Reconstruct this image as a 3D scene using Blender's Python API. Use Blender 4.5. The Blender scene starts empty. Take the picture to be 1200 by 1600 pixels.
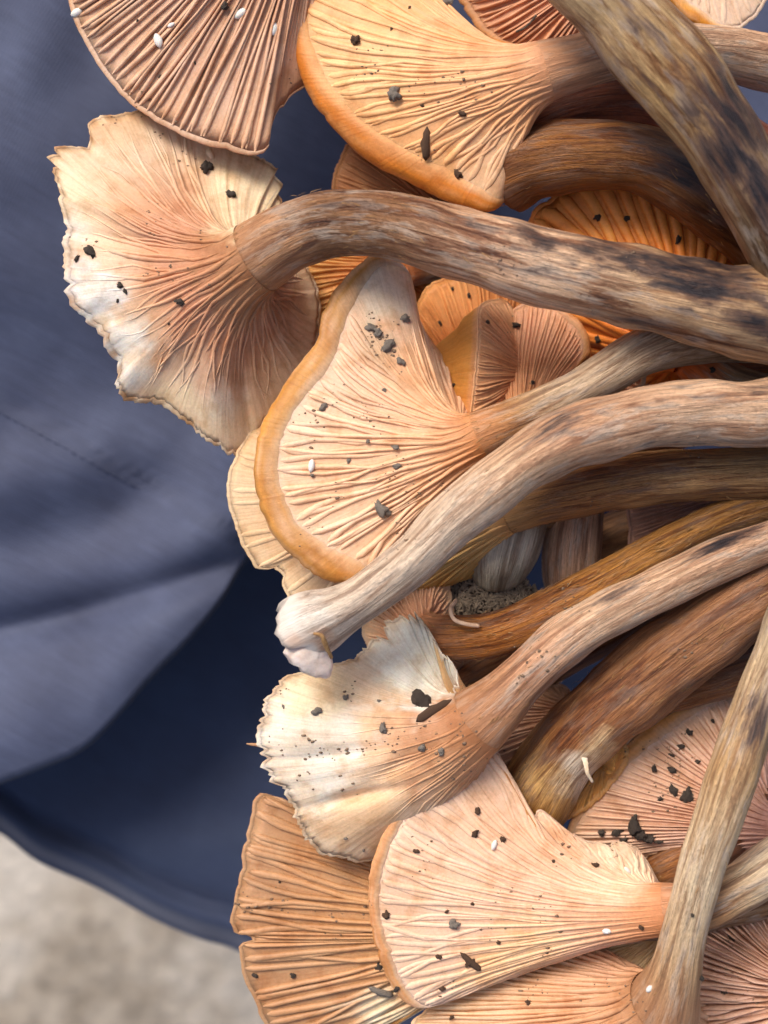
import bpy, bmesh, math, random
import numpy as np
from mathutils import Vector

# ------------------------------------------------------------------ camera, sky, sun, exposure
SC = bpy.context.scene
K = 0.2 / 1200.0            # metres per unit (the bunch is about 20 cm across the frame)
D = 2160.0                  # camera height above the z = 0 level of the bunch, in the same units
cam_d = bpy.data.cameras.new('camera'); cam = bpy.data.objects.new('camera', cam_d)
SC.collection.objects.link(cam); SC.camera = cam
cam.location = (0, 0, D * K)
cam_d.sensor_fit = 'VERTICAL'; cam_d.sensor_height = 36.0; cam_d.sensor_width = 36.0
cam_d.lens = 36.0 * D / 1600.0
cam_d.clip_start = 0.01; cam_d.clip_end = 200
cam_d.dof.use_dof = True; cam_d.dof.focus_distance = (D - 50) * K; cam_d.dof.aperture_fstop = 9.0

SUN_DIR = Vector((-0.36, 0.58, 0.73)).normalized()       # towards the sun
w = bpy.data.worlds.new('World'); SC.world = w; w.use_nodes = True
nt = w.node_tree; bg = nt.nodes['Background']
sky = nt.nodes.new('ShaderNodeTexSky'); sky.sky_type = 'NISHITA'; sky.sun_disc = False; sky.dust_density = 4.0; sky.air_density = 0.8; sky.ozone_density = 0.6
sky.sun_elevation = math.asin(SUN_DIR.z); sky.sun_rotation = math.atan2(SUN_DIR.x, SUN_DIR.y)
nt.links.new(sky.outputs[0], bg.inputs[0]); bg.inputs[1].default_value = 0.15
sl = bpy.data.lights.new('sun', 'SUN'); sl.energy = 2.3; sl.angle = math.radians(24.0); sl.color = (1.0, 0.935, 0.86)
so = bpy.data.objects.new('sun', sl); SC.collection.objects.link(so)
so.rotation_euler = SUN_DIR.to_track_quat('Z', 'Y').to_euler()
so.location = SUN_DIR * 3
SC.view_settings.view_transform = 'Standard'; SC.view_settings.look = 'None'
SC.view_settings.exposure = 0.2; SC.view_settings.gamma = 1.0
SC.render.resolution_x = 768; SC.render.resolution_y = 1024

rng = np.random.default_rng(7)
random.seed(7)
COL = SC.collection

# ------------------------------------------------------------------ helpers
def U(px, py, z):                       # point seen at (px, py) lying at height z, in units
    f = (D - z) / D
    return np.array([(px - 600) * f, -(py - 800) * f, z], float)
def lin(h):
    h = h.lstrip('#'); c = np.array([int(h[i:i + 2], 16) / 255 for i in (0, 2, 4)])
    return np.where(c <= 0.04045, c / 12.92, ((c + 0.055) / 1.055) ** 2.4)
def alb(h): return np.clip(lin(h) ** 1.1 * 0.97, 0, 0.88)
def smooth(a, b, x):
    t = np.clip((x - a) / (b - a + 1e-9), 0, 1); return t * t * (3 - 2 * t)
def unit(v):
    v = np.asarray(v, float); return v / (np.linalg.norm(v, axis=-1, keepdims=True) + 1e-9)
def catmull(P, n, closed=False):
    P = np.asarray(P, float); m = len(P)
    if closed:
        Q = np.vstack([P[-1], P, P[0], P[1]]); segs = m
    else:
        Q = np.vstack([2 * P[0] - P[1], P, 2 * P[-1] - P[-2]]); segs = m - 1
    u = np.linspace(0, segs, n, endpoint=not closed); i = np.minimum(u.astype(int), segs - 1); t = (u - i)[:, None]
    p0, p1, p2, p3 = Q[i], Q[i + 1], Q[i + 2], Q[i + 3]
    return 0.5 * (2 * p1 + (p2 - p0) * t + (2 * p0 - 5 * p1 + 4 * p2 - p3) * t ** 2 + (3 * p1 - p0 - 3 * p2 + p3) * t ** 3)
def resample(P, n, closed=False):
    Q = np.vstack([P, P[:1]]) if closed else P
    L = np.r_[0, np.cumsum(np.linalg.norm(np.diff(Q[:, :3], axis=0), axis=1))]
    u = np.linspace(0, L[-1], n, endpoint=not closed)
    return np.stack([np.interp(u, L, Q[:, k]) for k in range(Q.shape[1])], 1)
def pnoise(n, cells, r):                # periodic smooth noise along a loop
    v = r.uniform(-1, 1, cells); x = np.linspace(0, cells, n, endpoint=False); i = x.astype(int); f = x - i; f = f * f * (3 - 2 * f)
    return v[i % cells] * (1 - f) + v[(i + 1) % cells] * f
def n1(x, seed):                        # smooth 1-d noise
    r = np.random.default_rng(seed); v = r.uniform(-1, 1, 512); x = np.asarray(x, float); i = np.floor(x).astype(int); f = x - i; f = f * f * (3 - 2 * f)
    return v[i % 512] * (1 - f) + v[(i + 1) % 512] * f
def n2(x, y, seed):                     # smooth 2-d noise
    r = np.random.default_rng(seed); v = r.uniform(-1, 1, (64, 64)); x = np.asarray(x, float); y = np.asarray(y, float)
    i = np.floor(x).astype(int); j = np.floor(y).astype(int); f = x - i; g = y - j; f = f * f * (3 - 2 * f); g = g * g * (3 - 2 * g)
    a = v[i % 64, j % 64]; b = v[(i + 1) % 64, j % 64]; c = v[i % 64, (j + 1) % 64]; d = v[(i + 1) % 64, (j + 1) % 64]
    return (a * (1 - f) + b * f) * (1 - g) + (c * (1 - f) + d * f) * g
def grid_faces(nr, nc, closed_c):
    r, c = np.meshgrid(np.arange(nr - 1), np.arange(nc if closed_c else nc - 1), indexing='ij')
    c2 = (c + 1) % nc
    return np.stack([r * nc + c, r * nc + c2, (r + 1) * nc + c2, (r + 1) * nc + c], -1).reshape(-1, 4)
def make(name, V, F, mat, parent=None, base=None, col=None, st=None, flat=False):
    V = np.asarray(V, float)
    base = np.zeros(3) if base is None else base
    me = bpy.data.meshes.new(name)
    me.from_pydata(((V - base) * K).tolist(), [], [list(map(int, f)) for f in F])
    if col is not None:
        a = me.color_attributes.new('col', 'FLOAT_COLOR', 'POINT')
        a.data.foreach_set('color', np.c_[col, np.ones(len(col))].astype(np.float32).ravel())
    if st is not None:
        a = me.attributes.new('st', 'FLOAT_VECTOR', 'POINT'); a.data.foreach_set('vector', np.asarray(st, np.float32).ravel())
    if not flat: me.polygons.foreach_set('use_smooth', [True] * len(me.polygons))
    me.materials.append(mat); me.update()
    o = bpy.data.objects.new(name, me); COL.objects.link(o)
    if parent is not None: o.parent = parent
    else: o.location = base * K
    return o
def tag(o, label, cat, group=None):
    o['label'] = label; o['category'] = cat
    if group: o['group'] = group
    return o

# ------------------------------------------------------------------ materials
def new_mat(name):
    m = bpy.data.materials.new(name); m.use_nodes = True
    return m, m.node_tree, m.node_tree.nodes['Principled BSDF']
def node(nt, typ, **kw):
    n = nt.nodes.new(typ)
    for k, v in kw.items(): setattr(n, k, v)
    return n
def ramp(nt, src, stops):
    r = nt.nodes.new('ShaderNodeValToRGB'); nt.links.new(src, r.inputs[0])
    while len(r.color_ramp.elements) < len(stops): r.color_ramp.elements.new(0.5)
    for e, (p, c) in zip(r.color_ramp.elements, stops):
        e.position = p; e.color = (*c, 1) if not np.isscalar(c) else (c, c, c, 1)
    return r.outputs[0]
def mul(nt, a, b, fac=1.0, mode='MULTIPLY'):
    m = nt.nodes.new('ShaderNodeMix'); m.data_type = 'RGBA'; m.blend_type = mode
    if np.isscalar(fac): m.inputs[0].default_value = fac
    else: nt.links.new(fac, m.inputs[0])
    for s, v in ((6, a), (7, b)):
        if isinstance(v, tuple): m.inputs[s].default_value = (*v, 1)
        else: nt.links.new(v, m.inputs[s])
    return m.outputs[2]
def noise(nt, vec, scale, detail=4, rough=0.6, dist=0.0):
    n = nt.nodes.new('ShaderNodeTexNoise'); n.inputs['Scale'].default_value = scale; n.inputs['Detail'].default_value = detail
    n.inputs['Roughness'].default_value = rough; n.inputs['Distortion'].default_value = dist
    if vec is not None: nt.links.new(vec, n.inputs['Vector'])
    return n.outputs[0]
def vscale(nt, vec, s):
    n = nt.nodes.new('ShaderNodeVectorMath'); n.operation = 'MULTIPLY'; nt.links.new(vec, n.inputs[0]); n.inputs[1].default_value = s
    return n.outputs[0]
def attr(nt, name, out):
    n = nt.nodes.new('ShaderNodeAttribute'); n.attribute_name = name; return n.outputs[out]
def bump(nt, h, dist, strength=1.0, prev=None):
    b = nt.nodes.new('ShaderNodeBump'); b.inputs['Distance'].default_value = dist; b.inputs['Strength'].default_value = strength
    nt.links.new(h, b.inputs['Height'])
    if prev is not None: nt.links.new(prev, b.inputs['Normal'])
    return b.outputs[0]

def flesh_material(name, streak=0.5, sss=0.22, rough=0.5):
    m, nt, p = new_mat(name)
    col = attr(nt, 'col', 'Color'); st = attr(nt, 'st', 'Vector')
    tc = nt.nodes.new('ShaderNodeTexCoord').outputs['Object']
    geo = nt.nodes.new('ShaderNodeNewGeometry').outputs['Position']
    a = noise(nt, vscale(nt, st, (3.0, 190.0, 1.0)), 1.0, 5, 0.65)       # fibres running from stem to margin
    b = noise(nt, geo, 160.0, 5, 0.6)                                     # blotches of ~6 mm
    c = noise(nt, geo, 1400.0, 3, 0.7)                                    # grain
    d = noise(nt, geo, 55.0, 3, 0.5)
    e = noise(nt, geo, 420.0, 4, 0.7)
    x = mul(nt, col, ramp(nt, a, [(0.3, (0.74, 0.62, 0.52)), (0.5, (0.97, 0.95, 0.93)), (0.72, (1.10, 1.10, 1.10))]), streak)
    x = mul(nt, x, ramp(nt, b, [(0.34, (0.80, 0.70, 0.60)), (0.5, (1, 1, 1)), (0.7, (1.04, 1.05, 1.08))]), 0.8)
    x = mul(nt, x, ramp(nt, d, [(0.36, (0.97, 0.86, 0.74)), (0.55, (1, 1, 1)), (0.7, (1.0, 0.97, 1.0))]), 0.8)
    x = mul(nt, x, ramp(nt, c, [(0.3, 0.86), (0.6, 1.04)]), 0.8)
    x = mul(nt, x, (0.40, 0.25, 0.14), ramp(nt, e, [(0.66, 0.0), (0.78, 0.55)]), 'MIX')
    nt.links.new(x, p.inputs['Base Color'])
    p.inputs['Roughness'].default_value = rough; p.inputs['Specular IOR Level'].default_value = 0.35
    p.inputs['Subsurface Weight'].default_value = sss; p.inputs['Subsurface Radius'].default_value = (1.0, 0.42, 0.18)
    p.inputs['Subsurface Scale'].default_value = 0.003
    h1 = bump(nt, a, 0.00035, 0.5); h2 = bump(nt, e, 0.0003, 0.45, h1); h3 = bump(nt, c, 0.00012, 0.5, h2)
    nt.links.new(h3, p.inputs['Normal'])
    return m
M_CAP = flesh_material('cap_flesh', 0.6, 0.18)
M_GILL = flesh_material('gill_flesh', 0.35, 0.08)

def stem_material(name, contrast=0.9, dark=0.5, seed=0.0, rough=0.42, warm=(0.45, 0.29, 0.18), pale=0.4):
    m, nt, p = new_mat(name)
    col = attr(nt, 'col', 'Color'); st = attr(nt, 'st', 'Vector'); stain = attr(nt, 'stain', 'Fac')
    geo = nt.nodes.new('ShaderNodeNewGeometry').outputs['Position']
    off = nt.nodes.new('ShaderNodeVectorMath'); off.operation = 'ADD'; nt.links.new(st, off.inputs[0]); off.inputs[1].default_value = (seed, seed, 0)
    sv = off.outputs[0]
    f1 = noise(nt, vscale(nt, sv, (0.75, 9.0, 9.0)), 1.0, 6, 0.68, 0.4)     # long fibres
    f2 = noise(nt, vscale(nt, sv, (1.6, 30.0, 30.0)), 1.0, 4, 0.7, 0.25)    # hair-fine fibres
    bl = noise(nt, vscale(nt, sv, (0.5, 2.6, 2.6)), 1.0, 7, 0.7, 0.7)     # bruises
    bl2 = noise(nt, vscale(nt, sv, (1.9, 3.4, 3.4)), 1.0, 4, 0.6, 0.35)
    g = noise(nt, geo, 900.0, 4, 0.7)
    x = mul(nt, col, ramp(nt, f1, [(0.34, warm), (0.49, (0.92, 0.87, 0.80)), (0.64, (1.30, 1.25, 1.19))]), contrast)
    x = mul(nt, x, ramp(nt, f2, [(0.36, (0.48, 0.36, 0.27)), (0.5, (1, 1, 1)), (0.64, (1.3, 1.3, 1.27))]), contrast * 0.85)
    x = mul(nt, x, ramp(nt, bl, [(0.34, (0.16, 0.09, 0.07)), (0.43, (0.50, 0.35, 0.27)), (0.51, (1, 1, 1)), (0.62, (1.18, 1.18, 1.14))]), dark)
    x = mul(nt, x, (0.88, 0.72, 0.56), ramp(nt, bl2, [(0.50, 0.0), (0.70, pale)]), 'MIX')
    # rubbed stains with shapes of their own: vertex mask broken up by the fibre noise
    mm = nt.nodes.new('ShaderNodeMath'); mm.operation = 'MULTIPLY_ADD'; nt.links.new(bl2, mm.inputs[0]); mm.inputs[1].default_value = 1.5; mm.inputs[2].default_value = -0.75
    ma = nt.nodes.new('ShaderNodeMath'); ma.operation = 'ADD'; nt.links.new(mm.outputs[0], ma.inputs[0]); nt.links.new(stain, ma.inputs[1])
    mf = nt.nodes.new('ShaderNodeMath'); mf.operation = 'MULTIPLY_ADD'; nt.links.new(f1, mf.inputs[0]); mf.inputs[1].default_value = 0.9; mf.inputs[2].default_value = -0.45
    mb = nt.nodes.new('ShaderNodeMath'); mb.operation = 'ADD'; nt.links.new(ma.outputs[0], mb.inputs[0]); nt.links.new(mf.outputs[0], mb.inputs[1])
    x = mul(nt, x, (0.11, 0.055, 0.04), ramp(nt, mb.outputs[0], [(0.12, 0.0), (0.42, 0.85)]), 'MIX')
    x = mul(nt, x, (0.016, 0.012, 0.016), ramp(nt, mb.outputs[0], [(0.38, 0.0), (0.70, 0.93)]), 'MIX')
    sp_ = noise(nt, vscale(nt, sv, (5.0, 7.0, 7.0)), 1.0, 3, 0.6, 0.5)      # small scuffs and flecks
    x = mul(nt, x, (0.10, 0.055, 0.04), ramp(nt, sp_, [(0.68, 0.0), (0.76, 0.5)]), 'MIX')
    x = mul(nt, x, ramp(nt, g, [(0.3, 0.8), (0.62, 1.06)]), 0.7)
    x = mul(nt, x, col, attr(nt, 'calm', 'Fac'), 'MIX')                     # smooth flesh where the stem opens into the cap
    nt.links.new(x, p.inputs['Base Color'])
    p.inputs['Roughness'].default_value = rough; p.inputs['Specular IOR Level'].default_value = 0.45
    n_ = bump(nt, f1, 0.0012, 0.8); b1_ = n_.node; n_ = bump(nt, f2, 0.0007, 0.8, n_); b2_ = n_.node
    iv = nt.nodes.new('ShaderNodeMath'); iv.operation = 'MULTIPLY_ADD'; nt.links.new(attr(nt, 'calm', 'Fac'), iv.inputs[0]); iv.inputs[1].default_value = -0.35; iv.inputs[2].default_value = 0.8
    nt.links.new(iv.outputs[0], b1_.inputs['Strength']); nt.links.new(iv.outputs[0], b2_.inputs['Strength']); n_ = bump(nt, g, 0.00015, 0.6, n_)
    nt.links.new(n_, p.inputs['Normal'])
    return m
M_STEM = stem_material('stem_pale_fibrous', 0.55, 0.7, 0.0, pale=0.72)
M_STEM_B = stem_material('stem_brown_fibrous', 0.8, 0.8, 3.7, pale=0.14)
M_STEM_D = stem_material('stem_bruised', 0.75, 1.0, 9.1, 0.36, pale=0.65)  # high pale mix: sunlit highlights partly put into the colour

def simple(name, c1, c2, scale, rough=0.8, bd=0.0003, sss=0.0):
    m, nt, p = new_mat(name)
    geo = nt.nodes.new('ShaderNodeTexCoord').outputs['Object']
    a = noise(nt, geo, scale, 5, 0.65)
    nt.links.new(ramp(nt, a, [(0.3, tuple(c1)), (0.7, tuple(c2))]), p.inputs['Base Color'])
    p.inputs['Roughness'].default_value = rough
    p.inputs['Subsurface Weight'].default_value = sss; p.inputs['Subsurface Scale'].default_value = 0.002
    nt.links.new(bump(nt, a, bd, 0.8), p.inputs['Normal'])
    return m
M_FIBRIL = simple('fibril_tan', lin('6e4a28'), lin('b58c58'), 900)
M_SOIL = simple('soil_black', lin('2a231e'), lin('66584c'), 900, 0.95, 0.0006)
M_SOILG = simple('soil_grey', lin('6a5e52'), lin('b0a496'), 900, 0.95, 0.0006)
M_BARK = simple('bark_brown', lin('3a281d'), lin('7a5a42'), 900, 0.9, 0.0006)
M_EGG = simple('white_fleck', lin('d8d0c4'), lin('f6f2ea'), 900, 0.5, 0.0001, 0.2)
M_NEEDLE = simple('dead_fibre_grey', lin('5a4c3e'), lin('a8967e'), 500, 0.9)

def cloth_material(name, c1, c2, c3, weave=9000.0, scuff=0.5):
    m, nt, p = new_mat(name)
    tc = nt.nodes.new('ShaderNodeTexCoord').outputs['Object']
    rot = nt.nodes.new('ShaderNodeMapping'); rot.inputs['Rotation'].default_value = (0, 0, math.radians(28)); nt.links.new(tc, rot.inputs[0])
    a = noise(nt, vscale(nt, rot.outputs[0], (60, 420, 60)), 1.0, 5, 0.7, 0.3)      # scuffed thread streaks
    b = noise(nt, tc, 28.0, 5, 0.6)
    x = ramp(nt, b, [(0.3, tuple(c1)), (0.55, tuple(c2)), (0.75, tuple(c3))])
    x = mul(nt, x, ramp(nt, a, [(0.35, 0.72), (0.6, 1.1), (0.75, 1.35)]), scuff)
    v = nt.nodes.new('ShaderNodeTexWave'); v.inputs['Scale'].default_value = weave / 30; nt.links.new(rot.outputs[0], v.inputs[0]); v.inputs['Distortion'].default_value = 1.0
    v2 = nt.nodes.new('ShaderNodeTexWave'); v2.bands_direction = 'Y'; v2.inputs['Scale'].default_value = weave / 30; nt.links.new(rot.outputs[0], v2.inputs[0]); v2.inputs['Distortion'].default_value = 1.0
    wv = mul(nt, v.outputs[0], v2.outputs[0], 1.0, 'ADD')
    x = mul(nt, x, ramp(nt, wv, [(0.2, 0.86), (1.0, 1.08)]), 0.6)
    nt.links.new(x, p.inputs['Base Color'])
    p.inputs['Roughness'].default_value = 0.75; p.inputs['Sheen Weight'].default_value = 0.35; p.inputs['Sheen Roughness'].default_value = 0.4
    p.inputs['Sheen Tint'].default_value = (0.75, 0.8, 1.0, 1)
    n_ = bump(nt, a, 0.0006, 0.4); n_ = bump(nt, wv, 0.00012, 0.5, n_)
    nt.links.new(n_, p.inputs['Normal'])
    return m
M_JACKET = cloth_material('jacket_cloth', lin('3a4058'), lin('464d66'), lin('525a74'), scuff=0.45)
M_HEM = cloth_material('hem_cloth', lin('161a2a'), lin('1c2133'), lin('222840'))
M_TROUSER = cloth_material('trouser_cloth', lin('2a324a'), lin('303a54'), lin('38435c'), scuff=0.25)

m, nt_, p = new_mat('ground_sand')
tc = nt_.nodes.new('ShaderNodeTexCoord').outputs['Object']
a = noise(nt_, tc, 9.0, 6, 0.65); b = noise(nt_, tc, 60.0, 6, 0.7); c = noise(nt_, tc, 4.0, 3, 0.5)
x = ramp(nt_, a, [(0.34, tuple(lin('766a5a'))), (0.5, tuple(lin('aea292'))), (0.66, tuple(lin('cac1b4')))])
x = mul(nt_, x, ramp(nt_, b, [(0.3, 0.6), (0.6, 1.1)]), 0.8)
x = mul(nt_, x, tuple(lin('7d7a52')), ramp(nt_, c, [(0.60, 0.0), (0.72, 0.7)]), 'MIX')
nt_.links.new(x, p.inputs['Base Color']); p.inputs['Roughness'].default_value = 0.95
nt_.links.new(bump(nt_, b, 0.01, 0.8), p.inputs['Normal'])
M_GROUND = m

# ------------------------------------------------------------------ setting: ground, clothing behind the bunch
GZ = -4200.0
gx = np.linspace(-1, 1, 61); gx = np.sign(gx) * np.abs(gx) ** 3 * 180000
X, Y = np.meshgrid(gx, gx, indexing='ij')
Z = GZ + 40 * n2(X / 700, Y / 700, 3) + 18 * n2(X / 230, Y / 230, 4)
Z = np.where(np.hypot(X, Y) > 9000, GZ, Z)
o = make('ground', np.stack([X, Y, Z], -1).reshape(-1, 3), grid_faces(61, 61, False)[:, ::-1], M_GROUND)
o['kind'] = 'structure'

def cloth_sheet(name, left_hem, zfun, top_y, mat, parent, base, nu=150, nv=150, power=1.0, th=5.0):
    H = resample(catmull(np.array(left_hem, float), 300), nu)
    v = np.linspace(0, 1, nv)[:, None] ** power
    px = np.tile(H[None, :, 0], (nv, 1)); py = top_y + (H[None, :, 1] - top_y) * v
    z = zfun(px, py, H[None, :, 1] - py)
    P = np.stack([(px - 600) * (D - z) / D, -(py - 800) * (D - z) / D, z], -1)
    F = grid_faces(nv, nu, False)
    ob = make(name, P.reshape(-1, 3), F, mat, parent, base)
    s = ob.modifiers.new('thickness', 'SOLIDIFY'); s.thickness = th * K; s.offset = 0
    return ob, P

jacket_hem = [(-900, 1560), (-500, 1420), (-250, 1320), (-80, 1250), (0, 1222), (80, 1192), (130, 1168), (175, 1125), (230, 1062), (300, 990), (345, 935), (378, 880), (430, 830), (560, 790), (800, 770), (1200, 760), (1700, 740), (2200, 720)]
def jacket_z(px, py, dh):
    z = -430 + 0.10 * (px - 200) * 0 
    z = z - 0.30 * (py - 300) * smooth(-200, 700, py)                       # falls away down the body
    z = z - 0.22 * (px - 100)
    z = z + 190 * smooth(330, 20, dh) * smooth(900, 200, px)                 # lower edge flares towards the viewer
    fold = py - (985 - 0.17 * px - 0.00035 * px ** 2)                        # deep crease above the edge
    z = z - 42 * np.exp(-(fold / 26) ** 2) * smooth(520, 330, px)
    z = z + 26 * np.exp(-((fold + 75) / 45) ** 2) * smooth(520, 330, px)
    seam = (py - (622 + 0.55 * px)) / 1.14                                   # sewn seam
    z = z - 10 * np.exp(-(seam / 7) ** 2) + 6 * np.exp(-((seam - 16) / 10) ** 2)
    z = z + 22 * n2(px / 260, py / 190, 21) + 9 * n2(px / 90 + py / 200, py / 120, 22)
    z = z + 30 * np.exp(-((py - 760 + 0.2 * px) / 70) ** 2)
    return z
jb = U(200, 600, -520)
jk = bpy.data.objects.new('jacket', None); COL.objects.link(jk); jk.location = jb * K
tag(jk, 'dusty blue grey jacket with a diagonal seam and curved lower edge, behind the mushrooms', 'jacket')
jo, JP = cloth_sheet('body_panel', jacket_hem, jacket_z, -700, M_JACKET, jk, jb)
def tube_along(P, r, n=8):
    T = unit(np.gradient(P, axis=0)); up = np.array([0, 0, 1.0]); S = unit(np.cross(T, up)); B = np.cross(S, T)
    a = np.linspace(0, 2 * np.pi, n, endpoint=False)
    V = P[:, None] + r * (np.cos(a)[None, :, None] * S[:, None] + np.sin(a)[None, :, None] * B[:, None])
    return V.reshape(-1, 3), grid_faces(len(P), n, True)
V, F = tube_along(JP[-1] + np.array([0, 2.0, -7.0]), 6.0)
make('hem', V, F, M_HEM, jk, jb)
# stitches of the diagonal seam
sx = np.arange(-60, 420, 13.0)
V = []; F = []
for q in sx:
    pts = []
    for e in (0, 7.5):
        x_ = q + e; y_ = 622 + 0.55 * x_ + 22
        zz = jacket_z(np.array([x_]), np.array([y_]), np.array([900.]))[0] + 4
        pts.append(U(x_, y_, zz))
    v_, f_ = tube_along(np.array(pts), 1.6, 5); F += (f_ + len(V) * 1).tolist() if not V else (f_ + sum(len(a_) for a_ in V)).tolist(); V.append(v_)
so_ = make('stitching', np.vstack(V), F, M_JACKET, jk, jb); so_['kind'] = 'stuff'

trouser_hem = [(-1200, 820), (-700, 1000), (-300, 1170), (-100, 1252), (0, 1300), (60, 1345), (150, 1385), (240, 1435), (310, 1465), (380, 1488), (480, 1560), (620, 1640), (900, 1740), (1400, 1850), (2000, 1900)]
def trouser_z(px, py, dh):
    z = -830 - 0.10 * (px - 200) - 0.10 * (py - 1100)
    z = z - 55 * smooth(45, 0, dh) + 26 * np.exp(-((dh - 26) / 16) ** 2) - 16 * np.exp(-((dh - 66) / 14) ** 2)
    z = z + 20 * n2(px / 300, py / 220, 31) + 6 * n2(px / 90, py / 70, 32)
    return z
tb = U(200, 1250, -880)
tr = bpy.data.objects.new('trousers', None); COL.objects.link(tr); tr.location = tb * K
tag(tr, 'dark navy trouser leg with a turned hem above the sandy ground', 'trousers')
cloth_sheet('leg_panel', trouser_hem, trouser_z, 300, M_TROUSER, tr, tb, nu=200, nv=260, th=6.0)

# ------------------------------------------------------------------ mushroom builders
def build_stem(spec, root, base, seed, mat, cols, stains=(), ragged0=0.0, flute=0.1, lump=0.085, name='stem', closed0=False, ring=28, taper=False, patches=(), calm0=0, join=None):
    C = np.array([[*U(a, b, z), r * (D - z) / D] for a, b, z, r in spec])
    n = 24 + 7 * len(spec)
    P = resample(catmull(C, 260), n)
    c, rad = P[:, :3], P[:, 3]
    T = unit(np.gradient(c, axis=0))
    # rotation-minimising frame
    S = np.zeros_like(c); s0 = np.cross(T[0], [0, 0, 1.0]); S[0] = unit(s0)
    for i in range(1, n):
        s = S[i - 1] - T[i] * np.dot(S[i - 1], T[i]); S[i] = unit(s)
    B = np.cross(T, S)                    # for T in the picture plane B points to +z or -z
    L = np.r_[0, np.cumsum(np.linalg.norm(np.diff(c, axis=0), axis=1))]
    r0 = rad.copy(); ln_ = r0[0] * 0.75
    if taper: rad = rad * np.where(L < ln_, 0.12 + 0.88 * smooth(0, ln_ * 1.0, L), 1.0)
    a = np.linspace(0, 2 * np.pi, ring, endpoint=False)
    LL, AA = np.meshgrid(L, a, indexing='ij')
    x1, y1 = np.cos(AA), np.sin(AA)
    fade_ = smooth(ln_, ln_ * 3.2, L)[:, None] if taper else 1.0
    rr = rad[:, None] * (1 + fade_ * (lump * n2(LL / 70 + 5, x1 * 1.3 + 9, seed) + lump * 0.7 * n2(LL / 45, y1 * 1.6 + 3, seed + 1)
                         + flute * n2(LL / 240, AA * ring / (2 * np.pi) * 0.55, seed + 2) * np.sin(AA / 2) ** 0.5))
    V = c[:, None] + rr[..., None] * (x1[..., None] * S[:, None] + y1[..., None] * B[:, None])
    if ragged0:
        k = np.exp(-L / (ragged0 * 1.2))[:, None]
        V = V - T[:, None] * (k * ragged0 * (n1(AA[0] * 2.1, seed + 5) + 0.7 * n1(AA[0] * 5.3, seed + 6)))[..., None]
    nv = n * ring
    F = grid_faces(n, ring, True).tolist()
    V = V.reshape(-1, 3)
    sink = -rad[0] * 0.25 if closed0 is False else rad[0] * 0.45
    V = np.vstack([V, c[0] - T[0] * sink, c[-1]])
    F += [[nv, (j + 1) % ring, j] for j in range(ring)] + [[nv + 1, nv - ring + j, nv - ring + (j + 1) % ring] for j in range(ring)]
    u = L / L[-1]
    cs = sorted(cols); cp = [q[0] for q in cs]; cc = np.array([alb(q[1]) for q in cs])
    col = np.stack([np.interp(u, cp, cc[:, k]) for k in range(3)], 1)
    if join is not None:
        kj = (1 - smooth(ln_ * 1.1, ln_ * 4.0, L))[:, None]; col = col * (1 - kj) + alb(join) * kj
    col = np.repeat(col, ring, 0); col = np.vstack([col, col[0] * 1.15, col[-1]])
    st = np.stack([LL / 100, x1, y1], -1).reshape(-1, 3); st = np.vstack([st, st[0], st[-1]])
    sm = np.zeros(len(V))
    for (px, py, rx, ry, ang, amt) in stains:       # bruise: an ellipse on the visible side of the stem
        f = D / (D - V[:, 2]); qx = V[:, 0] * f + 600 - px; qy = -V[:, 1] * f + 800 - py
        ca, sa = math.cos(math.radians(ang)), math.sin(math.radians(ang))
        e = ((qx * ca + qy * sa) / rx) ** 2 + ((-qx * sa + qy * ca) / ry) ** 2
        sm = np.maximum(sm, amt * np.exp(-e))
    f = D / (D - V[:, 2]); qx = V[:, 0] * f + 600; qy = -V[:, 1] * f + 800
    for (a_, b_, rd_, h_, amt_) in patches:
        dd = np.hypot(qx - a_, qy - b_) / rd_ + 0.3 * n2(qx / 19, qy / 19, 77) + 0.2 * n2(qx / 7, qy / 7, 78)
        kk = (amt_ * (1 - smooth(0.6, 1.05, dd)))[:, None]; col = col * (1 - kk) + alb(h_) * kk
    o = make(name, V, F, mat, root, base, col, st)
    at = o.data.attributes.new('stain', 'FLOAT', 'POINT'); at.data.foreach_set('value', sm.astype(np.float32))
    if taper or calm0:
        cal = np.repeat(0.62 * (1 - smooth(ln_ * 0.7, ln_ * 3.6, L)) if taper else 0.95 * (1 - smooth(calm0 * 0.4, calm0, L)), ring); cal = np.r_[cal, cal[0], 0]
        at = o.data.attributes.new('calm', 'FLOAT', 'POINT'); at.data.foreach_set('value', cal.astype(np.float32))
    return dict(c=c, T=T, rad=rad, r0=r0, S=S, B=B, L=L, o=o)

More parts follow.
